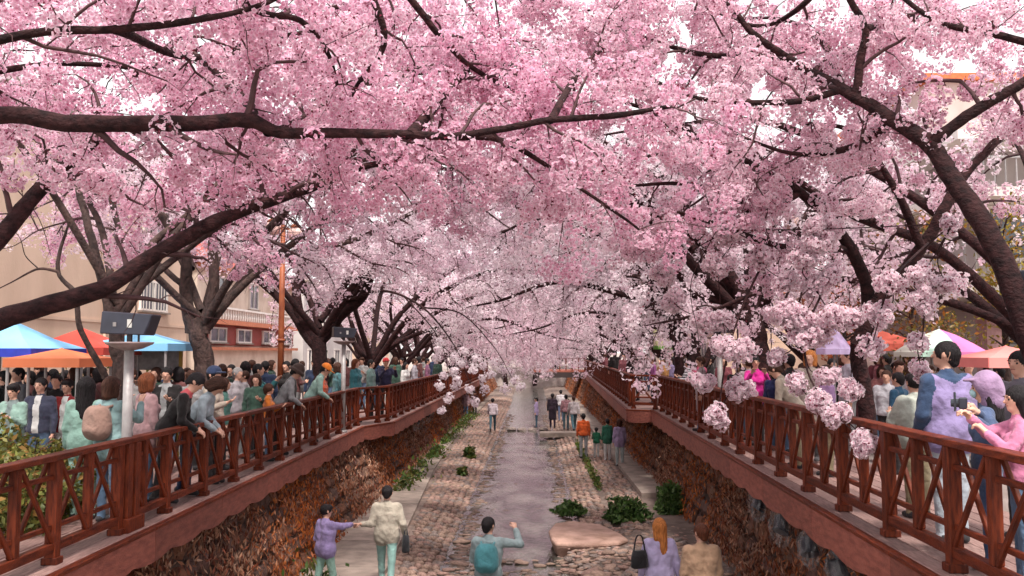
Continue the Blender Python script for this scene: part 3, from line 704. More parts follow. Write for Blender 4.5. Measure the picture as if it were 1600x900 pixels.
tag(beam('stone_slab', (.35, 46, .02), (2.45, 46, .05), 1.1, .22, CONC), 'pale stone slab reaching from the right bank into the stream', 'slab')
for i, x in enumerate([-1.2, -.6, 0, .6]):
    o = link('stepping_stone', rock_mesh('stepping_stone', STONE[2], 300+i, 2, .5), None, stone_mtx((x, 51, -.16), .5, .6, .5, 0))
    tag(o, 'grey stepping stone in the row across the far water', 'stepping stone', 'stepping stones across the stream')

# ------------------------------------------------------------------ retaining walls with dry ivy
WALLM = mat('wall_backing', (.13, .075, .055), .95, (.06, .035, .028), 4, .6, 20)
WST = [mat('wall_stone_%s' % a, c, .9, c2, 5, .6, 22) for a, c, c2 in (('brown', (.19, .10, .07), (.10, .05, .036)), ('rust', (.24, .10, .055), (.12, .05, .03)), ('tan', (.23, .13, .09), (.13, .07, .05)), ('dark', (.15, .08, .065), (.08, .045, .035)))]
WSM = [rock_mesh('stone', WST[i % 4], 200+i, 1, .5) for i in range(8)]
def foliage(name, Pn, size, cols, m, parent=None, elong=1.0, rng=RNG, hang=0.0, nrm=None):
    """loose leaf faces at Pn; cols (n,3)"""
    n = len(Pn); d = unit(rng.normal(size=(n, 3)) + np.array([0, 0, -hang])*2)
    w = unit(np.cross(d, rng.normal(size=(n, 3)))); s = size*rng.uniform(.6, 1.3, (n, 1))
    V = np.stack([Pn - d*s*.5*elong, Pn + w*s*.3, Pn + d*s*.5*elong, Pn - w*s*.3], 1).reshape(-1, 3)
    F = np.arange(n*4).reshape(n, 4)
    return link(name, np_mesh(name, V, F, m, col=np.repeat(cols, 4, 0)), parent)
def palette(n, cs, rng=RNG, p=None):
    c = np.array(cs)[rng.choice(len(cs), n, p=p)]
    return c*rng.uniform(.7, 1.3, (n, 1))
def wall(side, label, x0, z0, x1, z1, ya, yb, yc, seed):
    rg = np.random.default_rng(seed)
    root = empty('retaining_wall', ((x0+x1)/2, (ya+yc)/2, z0), 0, label, 'wall')
    off = Vector((-(x0+x1)/2, -(ya+yc)/2, -z0))
    V = []; F = []; N = 60
    for j in range(N+1):
        y = ya + (yc-ya)*j/N
        V += [(x0 + off.x, y + off.y, -.3), (x1 + off.x, y + off.y, z1 + off.z), (x1 - side*.5*-1 + off.x, y + off.y, z1 + off.z)]
    for j in range(N): F += [(j*3, j*3+1, j*3+4, j*3+3), (j*3+1, j*3+2, j*3+5, j*3+4)]
    link('wall_face', np_mesh('wall_face', V, np.array(F), WALLM), root)
    rows = 6; H = math.hypot(x1-x0, z1-z0); tilt = math.atan2(x1-x0, z1-z0); items = []; cnt = 0
    y = ya
    while y < yc:
        dy = .46
        for r in range(rows):
            u = (r + .5)/rows
            p = Vector((x0 + (x1-x0)*u, y + random.uniform(-.06, .06) + (.23 if r % 2 else 0), z0 + (z1-z0)*u)) + off
            M = Matrix.LocRotScale(p, Euler((random.uniform(-.2, .2), tilt, random.uniform(-.1, .1))), Vector((.22*random.uniform(.7, 1.4), dy*random.uniform(.8, 1.15), H/rows*2*random.uniform(.9, 1.15))))
            if y < yb and cnt < 298: link('stone', random.choice(WSM), root, M); cnt += 1
            else:
                k = random.randrange(8); items.append((WSM[k], M, k % 4))
        y += dy
    join_stones('stones', items, root, WST)
    # dry ivy and hanging grass over the stones, thick in patches
    n = 60000
    yy = ya + (yc-ya)*rg.uniform(0, 1, n)**1.9; u = rg.uniform(0, 1, n)
    w = np.sin(yy*1.1 + seed)*np.sin(yy*.37 + 2*u + seed) + .5*np.sin(yy*3.1 + u*5)
    keep = rg.uniform(-1.0, 1.1, n) < w + .25; yy, u = yy[keep], u[keep]; n = len(yy)
    Pn = np.stack([x0 + (x1-x0)*u - side*rg.uniform(.06, .24, n), yy, z0 + (z1-z0)*u + .02], 1) + np.array(off)
    hot = np.clip(np.sin(yy*.55 + seed*1.3)*.5 + .62 - u*.4, 0, 1)[:, None]*.75
    c = palette(n, [(.30, .14, .085), (.24, .08, .05), (.38, .20, .13), (.10, .036, .026), (.45, .28, .20)], rg)*(1-hot) + palette(n, [(.66, .20, .035), (.52, .12, .02), (.38, .10, .03), (.18, .05, .025)], rg)*hot
    foliage('dry_ivy', Pn, .052, c, DRY, root, 2.2, rg, 1.1)['kind'] = 'stuff'
    return root
wall(-1, 'left retaining wall overgrown with rusty orange dry ivy below the walkway', -4.42, -.05, -5.2, 1.98, 9, 30, 110, 3)
wall(1, 'right retaining wall of brown stone with withered creepers below the walkway', 3.95, -.05, 4.7, 2.28, 7, 28, 110, 6)

# weeds along the wall foot, and shrubs
rg = np.random.default_rng(31)
GREENS = [(.07, .13, .025), (.10, .17, .03), (.05, .09, .02), (.16, .17, .04), (.13, .10, .03)]
n = 3800
yy = rg.uniform(26.5, 60, n); xx = -4.15 + rg.exponential(.16, n)
w = np.sin(yy*.9) + np.sin(yy*2.3 + 1); k = w > -.6; yy, xx = yy[k], xx[k]; n = len(yy)
foliage('weeds', np.stack([xx, yy, rg.exponential(.10, n) + .04], 1), .12, palette(n, GREENS, rg), LEAF, None, 1.5, rg)['kind'] = 'stuff'
def shrub(name, c, rad, n, size, cols, label, cat, group=None, m=LEAF, rg=rg, stems=6, elong=1.4):
    root = empty(name, (c[0], c[1], c[2]), 0, label, cat, group)
    d = unit(rg.normal(size=(n, 3))); r = rg.uniform(.25, 1, n)**.5
    lump = 1 + .22*np.sin(d[:, 0]*4 + c[0]*3)*np.sin(d[:, 1]*5 + c[1]) + .15*np.sin(d[:, 2]*6 + c[0])
    Pn = d*(r*lump)[:, None]*np.array(rad)
    Pn[:, 2] = np.abs(Pn[:, 2] + rad[2]*.35)
    foliage('leaves', Pn, size, palette(n, cols, rg), m, root, elong, rg)['kind'] = 'stuff'
    a = Acc()
    for i in range(stems):
        t = np.array([[0, 0, -.05], [rg.uniform(-.3, .3)*rad[0], rg.uniform(-.3, .3)*rad[1], rad[2]*.5], [rg.uniform(-.7, .7)*rad[0], rg.uniform(-.7, .7)*rad[1], rad[2]*1.1]])
        V, F = tubes(t[None], np.array([[.018, .012, .005]]), 4); a.add(V, F)
    link('stem', a.mesh('stem', TWIG), root)['kind'] = 'stuff'
    return root
GR = [(.06, .12, .03), (.09, .17, .04), (.04, .08, .02), (.12, .18, .06)]
shrub('shrub', (2.35, 22.8, .0), (.55, .45, .4), 1900, .11, GR, 'low green shrub spreading right of the flat boulder', 'shrub')
shrub('shrub', (3.62, 24.0, .0), (.36, .5, .55), 2200, .11, GR, 'taller dark green shrub against the foot of the right wall', 'shrub')
shrub('shrub', (1.0, 24.2, -.1), (.42, .3, .26), 1200, .10, GR, 'small green clump at the water edge behind the flat boulder', 'shrub')
shrub('shrub', (-2.55, 36.5, -.05), (.24, .36, .34), 480, .14, GREENS, 'grassy green tuft on the left bank, farther of two', 'shrub')
shrub('shrub', (-2.45, 31.5, -.05), (.18, .26, .2), 300, .13, GREENS, 'small yellow green tuft on the left bank, nearer of two', 'shrub')
n = 1200
yy = rg.uniform(28, 42, n); foliage('grass', np.stack([2.07 + rg.normal(size=n)*.06, yy, rg.exponential(.05, n) - .03], 1), .09, palette(n, GREENS, rg), LEAF, None, 1.6, rg)['kind'] = 'stuff'
n = 700
foliage('weeds', np.stack([-3.75 + rg.normal(size=n)*.16, 15.6 + rg.normal(size=n)*.35, rg.exponential(.14, n)], 1), .10, palette(n, GREENS, rg), LEAF, None, 1.6, rg)['kind'] = 'stuff'
HG = [(.16, .17, .035), (.22, .20, .05), (.10, .12, .03), (.30, .17, .05), (.08, .09, .025)]
h = shrub('hedge', (-6.75, 11.0, 2.06), (1.35, 1.3, .98), 17000, .075, HG, 'clipped yellow green hedge behind the left railing near the left edge', 'hedge', None, LEAF, rg, 16, 1.3)
h2 = shrub('shrub', (-4.85, 8.6, 1.75), (.35, .5, .22), 700, .06, HG, 'small green bush seen low between the bars of the near left railing', 'shrub')

# ------------------------------------------------------------------ boardwalks
def poly_at(pts, y):
    return float(np.interp(y, [p[1] for p in pts], [p[0] for p in pts]))
def boardwalk(name, side, segs, z, width, group):
    """side -1 left, +1 right; segs: list of ((x,y),(x,y)) edge lines towards the stream"""
    root = empty(name, (segs[0][0][0], segs[0][0][1], z)); root['kind'] = 'structure'
    inv = Matrix.Translation(root.location).inverted()
    def put(o): o.matrix_basis = inv @ o.matrix_basis; return o
    for si, (a, b) in enumerate(segs):
        a, b = Vector((*a, 0)), Vector((*b, 0)); d = (b-a).normalized(); Ls = (b-a).length
        nrm = Vector((-d.y, d.x, 0)); 
        if nrm.x*side < 0: nrm = -nrm       # away from the stream
        pl = 2.4; n = max(1, round(Ls/pl)); pl = Ls/n
        near = si == 0
        for r in range(10 if near else 5):
            w = (.20 if near else .42)
            for i in range(n):
                sh = (.5*pl if r % 2 and n > 1 else 0)
                p = a + d*(i*pl) + nrm*((r+.5)*w)
                q = p + d*(pl - .006)
                zz = Vector((0, 0, z - .025 + random.uniform(-.003, .003)))
                put(beam('plank', p + zz, q + zz, w - .012, .05, DECKM, root))
        for i in range(n):
            p = a + d*(i*pl) - nrm*.035; q = p + d*(pl - .008)
            m_ = MB(); K = max(4, int(pl/.1)); amp = .055
            vs = []
            for j in range(K+1):
                c = p + (q-p)*j/K; u = (i*pl + pl*j/K)
                zb = z - .37 - amp*abs(math.sin(math.pi*u/1.12))
                for s in (-.035, .035):
                    vs += [(c.x + nrm.x*s, c.y + nrm.y*s, zb), (c.x + nrm.x*s, c.y + nrm.y*s, z - .055)]
            fs = []
            for j in range(K):
                o = j*4
                fs += [(o, o+1, o+5, o+4), (o+2, o+6, o+7, o+3), (o, o+4, o+6, o+2), (o+1, o+3, o+7, o+5)]
            fs += [(0, 2, 3, 1), (K*4, K*4+1, K*4+3, K*4+2)]
            m_.add(vs, fs); put(m_.build('fascia_board', FASC, root))
            e0 = a + d*(i*pl) - nrm*.03 + Vector((0, 0, z - .03)); put(beam('edge_trim', e0, e0 + d*(pl-.004), .10, .044, WOOD, root))
        nj = int(Ls/1.12)
        for i in range(nj):
            p = a + d*((i+.5)*1.12) + nrm*.05 + Vector((0, 0, z - .16)); put(beam('joist', p, p + nrm*(width-.2), .10, .2, FASC, root))
    return root
LSEG = [((-4.52, 3.6), (-4.86, 25.6)), ((-4.86, 25.6), (-4.25, 27.3)), ((-4.25, 27.3), (-4.0, 84))]
RSEG = [((3.2, 3.4), (3.78, 28.3)), ((3.78, 28.3), (3.04, 28.7)), ((3.04, 28.7), (4.7, 84))]
boardwalk('left_boardwalk', -1, LSEG, ZL, 1.9, '')
boardwalk('right_boardwalk', 1, RSEG, ZR, 1.9, '')

def railing(label, side, a, b, z, phase=0.0, inset=.17, pl=.71, group=None, ends=True):
    a, b = Vector((*a, 0)), Vector((*b, 0)); d = (b-a).normalized()
    nrm = Vector((-d.y, d.x, 0)); 
    if nrm.x*side < 0: nrm = -nrm
    a = a + nrm*inset; b = b + nrm*inset
    root = empty('railing', (a.x, a.y, z), 0, label, 'railing', group)
    z0 = Vector((0, 0, z)) ; o0 = Vector((a.x, a.y, z))
    Ls = (b-a).length; n = max(1, int((Ls - phase)/pl))
    if Ls < 2.5: phase = 0; n = max(1, round(Ls/pl)); pl = Ls/n
    S = lambda t, h, off=0: a + d*t + nrm*off + z0 + Vector((0, 0, h)) - o0
    ang = Matrix.Rotation(math.atan2(d.y, d.x) - math.pi/2, 4, 'Z')
    t0 = phase
    step = 2.84
    t = 0.0
    while t < Ls - .01:
        q = min(Ls, t + step); beam('handrail', S(t, 1.055), S(q - .004, 1.055), .15, .06, WOOD, root)
        beam('bottom_rail', S(t, .17), S(q - .004, .17), .085, .09, WOOD, root); t = q
    for i in range(n+1):
        t = t0 + i*pl
        if t > Ls + .01: break
        def post(name, tt, w, h0, h1):
            link(name, box_mesh(w, w, h1-h0, WOODV), root, Matrix.Translation(S(tt, (h0+h1)/2)) @ ang)
        if i % 2 == 0:
            post('post', t, .112, .0, 1.024); link('post_foot', box_mesh(.16, .14, .07, WOODV), root, Matrix.Translation(S(t, .036)) @ ang)
        else: post('post', t, .085, .216, 1.022)
        if i < n:
            g = .06
            beam('crossbar', S(t+g, .86), S(t+pl-g, .86), .04, .05, WOOD, root)
            beam('crossbar', S(t+g, .37), S(t+pl-g, .37), .04, .05, WOOD, root)
            beam('brace', S(t+g, .225, .045), S(t+pl-g, 1.01, .045), .035, .05, WOOD, root)
            beam('brace', S(t+g, 1.01, -.02), S(t+pl-g, .225, -.02), .035, .05, WOOD, root)
    return root
def rail_phase(seg, side, d_main):
    """phase that puts a main post at distance d_main"""
    a = seg[0]; return (d_main - a[1]) % 1.42
railing('brown wooden railing with crossed braces along the near left walkway', -1, *LSEG[0], ZL, rail_phase(LSEG[0], -1, 8.96), group='walkway railings')
railing('short oblique railing at the corner of the left walkway', -1, *LSEG[1], ZL, group='walkway railings')
railing('receding railing of the left walkway beyond its corner', -1, *LSEG[2], ZL, .1, group='walkway railings')
railing('brown wooden railing with crossed braces along the near right walkway', 1, *RSEG[0], ZR, rail_phase(RSEG[0], 1, 7.59), group='walkway railings')
railing('short railing across the step of the right walkway', 1, *RSEG[1], ZR, group='walkway railings')
railing('receding railing of the right walkway beyond its step', 1, *RSEG[2], ZR, .1, group='walkway railings')
# the wide double post next to the floodlight column
xl = poly_at(LSEG[0], 10.5) - .17
gp = [o for o in COL.objects if o.name == 'railing'][0]
for dy in (.0, .20):
    link('post', box_mesh(.15, .13, 1.02, WOODV), gp, Matrix.Translation(Vector((xl + .005, 10.55 + dy, ZL + .512)) - gp.location))
link('post_foot', box_mesh(.24, .44, .16, WOODV), gp, Matrix.Translation(Vector((xl, 10.65, ZL + .082)) - gp.location))

# far platform reaching over the water
pr = empty('viewing_platform', (2.4, 82, 2.5), 0, 'brick red platform projecting over the far stream from the right walkway', 'platform')
pf = MB(); pf.box((0, 0, 0), (4.6, 5, .16)); pf.build('deck', mat('red_deck', (.42, .12, .08)), pr)
pf = MB(); pf.box((0, -2.4, -.32), (4.5, .25, .46)); pf.box((0, 2.4, -.32), (4.5, .25, .46)); pf.build('beam', mat('dark_beam', (.05, .03, .03)), pr)
for i in range(9):
    pf = MB(); pf.box((-2.2 + i*.55, -2.4, .58), (.1, .1, 1.0)); pf.build('post', WOODV, pr)
pf = MB(); pf.box((0, -2.4, 1.11), (4.6, .14, .06)); pf.build('handrail', WOOD, pr)
# ------------------------------------------------------------------ people: one continuous skin per body, grown from a distance field
SKIN = mat('skin', (.62, .36, .27), .5, (.55, .30, .22), 5, spec=.35)
_cl = {}
def cloth(c):
    k = tuple(round(x, 3) for x in c)
    if k not in _cl: _cl[k] = mat('cloth_%d' % len(_cl), k, .85, tuple(x*.68 for x in k), 7, .75, 15, spec=.2, sheen=.15, detail=2)
    return _cl[k]
_hr = {}
def hairm(c):
    k = tuple(round(x, 3) for x in c)
    if k not in _hr: _hr[k] = mat('hair_%d' % len(_hr), k, .55, tuple(x*.5 for x in k), 22, .6, 40, stretch=(3, 3, .5), spec=.22)
    return _hr[k]
SK, TOP, BOT, SHOE, EXTRA = 0, 1, 2, 3, 4
def surface_nets(G, org, h):
    s = G < 0
    c = [s[i:s.shape[0]-1+i, j:s.shape[1]-1+j, k:s.shape[2]-1+k] for i in (0, 1) for j in (0, 1) for k in (0, 1)]
    cnt = sum(x.astype(np.int8) for x in c)
    act = (cnt > 0) & (cnt < 8)
    I = np.argwhere(act); idx = -np.ones(act.shape, np.int32); idx[act] = np.arange(len(I))
    offs = [(i, j, k) for i in (0, 1) for j in (0, 1) for k in (0, 1)]
    val = np.stack([G[I[:, 0]+o[0], I[:, 1]+o[1], I[:, 2]+o[2]] for o in offs], 1)
    acc = np.zeros((len(I), 3)); n = np.zeros(len(I))
    for a in range(8):
        for b in range(a+1, 8):
            if sum(abs(offs[a][q]-offs[b][q]) for q in range(3)) != 1: continue
            va, vb = val[:, a], val[:, b]; m = (va < 0) != (vb < 0)
            t = np.where(m, va/(va - vb + 1e-12), 0)[:, None]
            acc += np.where(m[:, None], np.array(offs[a]) + (np.array(offs[b]) - np.array(offs[a]))*t, 0); n += m
    V = org + (I + acc/n[:, None])*h
    Q = []
    for ax in range(3):
        sl = [slice(1, -1)]*3; sl[ax] = slice(0, -1); sl2 = list(sl); sl2[ax] = slice(1, None)
        a = s[tuple(sl)]; b = s[tuple(sl2)]
        E = np.argwhere(a != b); fl = a[tuple(E.T)]
        off = np.ones(3, int); off[ax] = 0
        p = E + off
        u, v = [(1, 2), (2, 0), (0, 1)][ax]
        du = np.zeros(3, int); du[u] = 1; dv = np.zeros(3, int); dv[v] = 1
        q = np.stack([idx[tuple((p - du - dv).T)], idx[tuple((p - dv).T)], idx[tuple(p.T)], idx[tuple((p - du).T)]], 1)
        q[~fl] = q[~fl][:, ::-1]; Q.append(q)
    return V, np.concatenate(Q)
class Field:
    """round cones and ellipsoids with labels, smoothly joined"""
    def __init__(s): s.p = []
    def cone(s, a, b, ra, rb, lab, k=.02): s.p.append(('c', np.array(a, float), np.array(b, float), ra, rb, lab, k)); return s
    def ell(s, c, r, lab, k=.02, rot=None): s.p.append(('e', np.array(c, float), np.array(r, float), rot, 0, lab, k)); return s
    def mesh(s, h, cuts=()):
        lo = np.min([np.minimum(q[1], q[2]) - max(q[3], q[4]) if q[0] == 'c' else q[1] - q[2].max() for q in s.p], 0) - .05
        hi = np.max([np.maximum(q[1], q[2]) + max(q[3], q[4]) if q[0] == 'c' else q[1] + q[2].max() for q in s.p], 0) + .05
        n = np.ceil((hi-lo)/h).astype(int) + 1
        G = np.full(n, .3, np.float32)
        ax = [lo[i] + np.arange(n[i])*h for i in range(3)]
        for (t, a, b, ra, rb, lab, k) in s.p:
            m = .06
            if t == 'c': l0 = np.minimum(a, b) - max(ra, rb) - m; h0 = np.maximum(a, b) + max(ra, rb) + m
            else: l0 = a - b.max() - m; h0 = a + b.max() + m
            i0 = np.clip(((l0-lo)/h).astype(int), 0, n-1); i1 = np.clip(((h0-lo)/h).astype(int) + 2, 1, n)
            sl = tuple(slice(i0[q], i1[q]) for q in range(3))
            X = np.stack(np.meshgrid(*[ax[q][sl[q]] for q in range(3)], indexing='ij'), -1)
            d = s.dist(X, (t, a, b, ra, rb))
            g = G[sl]
            hh = np.clip(.5 + .5*(g - d)/k, 0, 1)
            G[sl] = g*(1-hh) + d*hh - k*hh*(1-hh)
        for (c, r) in cuts:
            X = np.stack(np.meshgrid(*ax, indexing='ij'), -1)
            d = s.dist(X, ('e', np.array(c, float), np.array(r, float), None, 0)); G = np.maximum(G, -d)
        V, Q = surface_nets(G, lo, h)
        fc = V[Q].mean(1); best = np.full(len(fc), 9.); lab_ = np.zeros(len(fc), np.int32)
        for q in s.p:
            d = s.dist(fc, q[:5]); m = d < best; best[m] = d[m]; lab_[m] = q[5]
        return V, Q, lab_
    @staticmethod
    def dist(X, q):
        t, a, b, ra, rb = q
        if t == 'c':
            ab = b - a; u = np.clip(((X - a) @ ab)/(ab @ ab + 1e-12), 0, 1)
            return np.linalg.norm(X - a - u[..., None]*ab, axis=-1) - (ra + (rb-ra)*u)
        p = X - a
        k0 = np.linalg.norm(p/b, axis=-1); k1 = np.linalg.norm(p/(b*b), axis=-1)
        return k0*(k0 - 1)/(k1 + 1e-9)
def rotx(a): c, s = math.cos(a), math.sin(a); return np.array([[1, 0, 0], [0, c, -s], [0, s, c]])
def rotz(a): c, s = math.cos(a), math.sin(a); return np.array([[c, -s, 0], [s, c, 0], [0, 0, 1]])
def nrmz(v): v = np.array(v, float); return v/np.linalg.norm(v)
HD = .0
def body(name, arms, lean=0, head=(0, 0), legs=((0, 0), (0, 0)), h=.0145, coat=0, bulk=1.0, sleeves=1, woman=False, curl=.35, spread=1.0, skirt=False, twist=0, style=()):
    """1.72 m figure facing +Y. arms: two (upper dir, forearm dir, palm normal) in the torso frame; legs: (swing, knee)"""
    f = Field(); w = bulk; hands = []
    hipz = .93
    T = rotz(R(twist)) @ rotx(R(-lean))
    piv = np.array([0, 0, hipz])
    tf = lambda v: piv + T @ (np.array(v, float) - piv)
    sw = .165 if woman else .185
    # pelvis and trunk
    f.cone(tf((-.065, 0, .93)), tf((.065, 0, .93)), .118, .118, BOT, .03)
    if coat != -1: f.cone(tf((-.062*w, 0, .95)), tf((.062*w, 0, .95)), .128*w, .128*w, TOP, .02)
    f.cone(tf((-.055, .0, 1.0)), tf((-.075*w, .005, 1.25)), .105*w, .118*w, TOP, .04)
    f.cone(tf((.055, .0, 1.0)), tf((.075*w, .005, 1.25)), .105*w, .118*w, TOP, .04)
    f.cone(tf((-sw+.03, -.005, 1.385)), tf((sw-.03, -.005, 1.385)), .066*w, .066*w, TOP, .06)
    if woman: f.ell(tf((-.07, .10, 1.25)), (.07, .05, .07), TOP, .04); f.ell(tf((.07, .10, 1.25)), (.07, .05, .07), TOP, .04)
    f.cone(tf((0, -.008, 1.40)), tf((0, -.006, 1.455)), .085, .064, TOP, .04)   # collar
    f.cone(tf((0, -.006, 1.43)), tf((0, .008, 1.55)), .052, .05, SK, .015)
    if coat > 0:
        for sx in (-1, 1): f.cone(tf((sx*.06, 0, 1.0)), (sx*.078, -.0, hipz - coat), .122*w, .118*w, TOP, .04)
    # head
    H = T @ rotz(R(head[1])) @ rotx(R(-head[0])); hc = tf((0, .012, 1.62)); ht = lambda v: hc + H @ np.array(v, float)
    f.ell(hc + H @ np.array([0, -.008, .012]), (.079, .098, .102), SK, .02)
    f.cone(ht((0, .03, -.03)), ht((0, .055, -.075)), .06, .036, SK, .03)
    f.cone(ht((0, .088, .005)), ht((0, .106, -.02)), .010, .014, SK, .012)
    f.ell(ht((0, .086, -.052)), (.02, .012, .009), SK, .008)
    for sx in (-1, 1):
        f.ell(ht((sx*.083, -.005, -.005)), (.012, .02, .03), SK, .008)
        f.ell(ht((sx*.033, .081, .022)), (.022, .012, .008), SK, .012)
    # arms and hands
    for sx, (u, fo, pn) in zip((-1, 1), arms):
        u = T @ nrmz(u); fo = T @ nrmz(fo); pn = T @ nrmz(pn)
        sh = tf((sx*sw, -.005, 1.385)); el = sh + u*.285; wr = el + fo*.245
        c1 = EXTRA if ('yoke' in style and sx < 0) else TOP
        f.cone(sh, el, .063*w, .053*w, c1, .035)
        f.cone(el, el + fo*.21, .053*w, .043*w, c1 if sleeves else SK, .02)
        f.cone(el, wr, .034, .026, SK, .01)
        lat = nrmz(np.cross(fo, pn))*sx; pn = nrmz(np.cross(lat, fo)*sx)
        pe = wr + fo*.085; hands.append(pe + pn*.03)
        f.cone(wr + fo*.01 + lat*.010, pe + lat*.024, .018, .017, SK, .012)
        f.cone(wr + fo*.01 - lat*.010, pe - lat*.024, .018, .016, SK, .012)
        for q, (o, ln) in enumerate(((-.032, .060), (-.011, .074), (.011, .080), (.032, .072))):
            b0 = pe + lat*o; cr = curl*(1.15 - .12*q)
            d1 = nrmz(fo*math.cos(cr) + pn*math.sin(cr) + lat*o*2.2*spread); d2 = nrmz(fo*math.cos(cr*2.3) + pn*math.sin(cr*2.3) + lat*o*2.2*spread)
            f.cone(b0 - fo*.01, b0 + d1*ln*.55, .0105, .0098, SK, .005); f.cone(b0 + d1*ln*.55, b0 + d1*ln*.55 + d2*ln*.5, .0098, .0085, SK, .004)
        tb = wr + fo*.03 + lat*.03; td = nrmz(fo*.75 + lat*.6 + pn*.35)
        f.cone(tb - lat*.01, tb + td*.035, .015, .0115, SK, .01); f.cone(tb + td*.035, tb + td*.035 + nrmz(td + fo*.5)*.03, .0112, .009, SK, .004)
    # legs
    for sx, (swg, kn) in zip((-1, 1), legs):
        hp = np.array([sx*.092, 0, .90]); A = rotx(R(swg)); th = A @ np.array([0, 0, -1.0]); B = rotx(R(swg - kn)); ca = B @ np.array([0, 0, -1.0])
        k_ = hp + th*.42 + np.array([sx*.005, 0, 0]); an = k_ + ca*.40
        f.cone(hp, k_, .088*min(w, 1.08), .062, BOT, .03); f.cone(k_, an, .062, .048, BOT, .02)
        fw = B @ np.array([0, 1, 0]); dn = B @ np.array([0, 0, -1.0])
        f.cone(an + dn*.03 - fw*.035, an + dn*.042 + fw*.13, .040, .034, SHOE, .012); f.cone(an, an + dn*.03, .043, .044, SHOE, .012)
    if skirt: 
        f.cone((0, 0, .93), (0, 0, .55), .15, .21, BOT, .02)
    V, Q, lab = f.mesh(h)
    fc = V[Q].mean(1); lc = (fc - piv) @ T + piv                      # face centres in the upright torso frame
    tp = lab == TOP
    if 'open' in style: lab[tp & (np.abs(lc[:, 0]) < .05) & (lc[:, 1] > .04) & (lc[:, 2] < 1.46)] = EXTRA
    if 'stripes' in style: lab[tp & ((lc[:, 2]*13) % 1 < .45)] = EXTRA
    if 'collar' in style: lab[tp & (np.abs(lc[:, 0]) < .11) & (lc[:, 2] > 1.415)] = EXTRA
    if 'yoke' in style: lab[tp & (lc[:, 2] > 1.40 + .5*np.abs(lc[:, 0]) - .03)] = EXTRA
    if 'shirt' in style: lab[tp & (lc[:, 2] < .93)] = EXTRA
    # folds of the cloth
    e1 = V[Q[:, 1]] - V[Q[:, 0]]; e2 = V[Q[:, 3]] - V[Q[:, 0]]; fn = unit(np.cross(e1, e2)); N = np.zeros_like(V); cw = np.zeros(len(V)); ck = np.zeros(len(V))
    for c_ in range(4): np.add.at(N, Q[:, c_], fn); np.add.at(ck, Q[:, c_], ((lab == TOP) | (lab == BOT) | (lab == EXTRA)).astype(float)); np.add.at(cw, Q[:, c_], 1)
    x_, y_, z_ = V.T; ph = len(V) % 7
    fold = np.abs(np.sin(z_*21 + 3*np.sin(x_*13 + ph) + 2*np.sin(y_*17)))*.6 + np.sin(z_*47 + x_*38 + ph + 2*np.sin(y_*29))*.25 + np.sin(x_*55 - z_*16 + y_*40)*.3
    V = V - unit(N)*((ck/cw) > .99)[:, None]*((fold - .3)*.006)[:, None]
    zmin = V[:, 2].min(); V[:, 2] -= zmin
    hc = hc - np.array([0, 0, zmin])
    me = np_mesh(name, V, Q, [SKIN]*5, mi=lab, smooth=True)
    top = hc + H @ np.array([0, -.01, .118])
    M = Matrix([[*H[0], hc[0]], [*H[1], hc[1]], [*H[2], hc[2]], [0, 0, 0, 1]])
    sp = tf((0, 0, 1.25)) - np.array([0, 0, zmin]); MT = Matrix([[*T[0], sp[0]], [*T[1], sp[1]], [*T[2], sp[2]], [0, 0, 0, 1]])
    return dict(me=me, head=M, top=top[2], torso=MT, hands=[h_ - np.array([0, 0, zmin]) for h_ in hands], ref=top[2] + .0)
def hair_mesh(kind, h=.011):
    f = Field()
    f.ell((0, -.016, .020), (.090, .106, .106), 0, .01)
    cuts = [((0, .125, -.045), (.088, .085, .095)), ((0, .06, -.13), (.2, .13, .10))]
    if kind == 'short': f.cone((0, -.055, .0), (0, -.06, -.06), .068, .052, 0, .02)
    if kind == 'fringe': cuts = [((0, .125, -.06), (.080, .085, .085)), ((0, .05, -.14), (.2, .13, .10))]; f.ell((0, .055, .065), (.072, .05, .045), 0, .02)
    if kind == 'long':
        cuts = cuts[:1]
        for sx in (-1, 1): f.cone((sx*.055, -.03, .0), (sx*.065, -.055, -.27), .052, .045, 0, .04)
        f.cone((0, -.06, .0), (0, -.085, -.36), .075, .05, 0, .04)
    if kind == 'bob':
        cuts = cuts[:1]
        for sx in (-1, 1): f.cone((sx*.06, -.015, .0), (sx*.064, -.005, -.105), .046, .042, 0, .03)
        f.cone((0, -.06, .0), (0, -.06, -.11), .078, .066, 0, .03)
    if kind == 'bun': f.ell((0, -.10, .085), (.048, .048, .045), 0, .015); f.cone((0, -.05, 0), (0, -.055, -.04), .065, .05, 0, .02)
    if kind == 'pony':
        f.cone((0, -.11, .03), (0, -.15, -.05), .032, .04, 0, .02); f.cone((0, -.15, -.05), (0, -.135, -.26), .04, .018, 0, .02)
    if kind == 'sidelong':
        cuts = cuts[:1]; f.cone((.02, -.06, .0), (.055, -.085, -.34), .075, .055, 0, .04); f.cone((-.05, -.03, 0), (-.05, -.06, -.16), .05, .04, 0, .03)
    V, Q, lab = f.mesh(h, cuts)
    an = np.arctan2(V[:, 0], V[:, 1] + .02); rr_ = np.hypot(V[:, 0], V[:, 1] + .02)[:, None]
    st = (np.sin(an*23 + 4*np.sin(V[:, 2]*19)) + .7*np.sin(an*41 + V[:, 2]*33))*.0032
    V[:, :2] += V[:, :2]/(rr_ + .02)*st[:, None]
    return np_mesh('hair', V, Q, [SKIN], smooth=True)
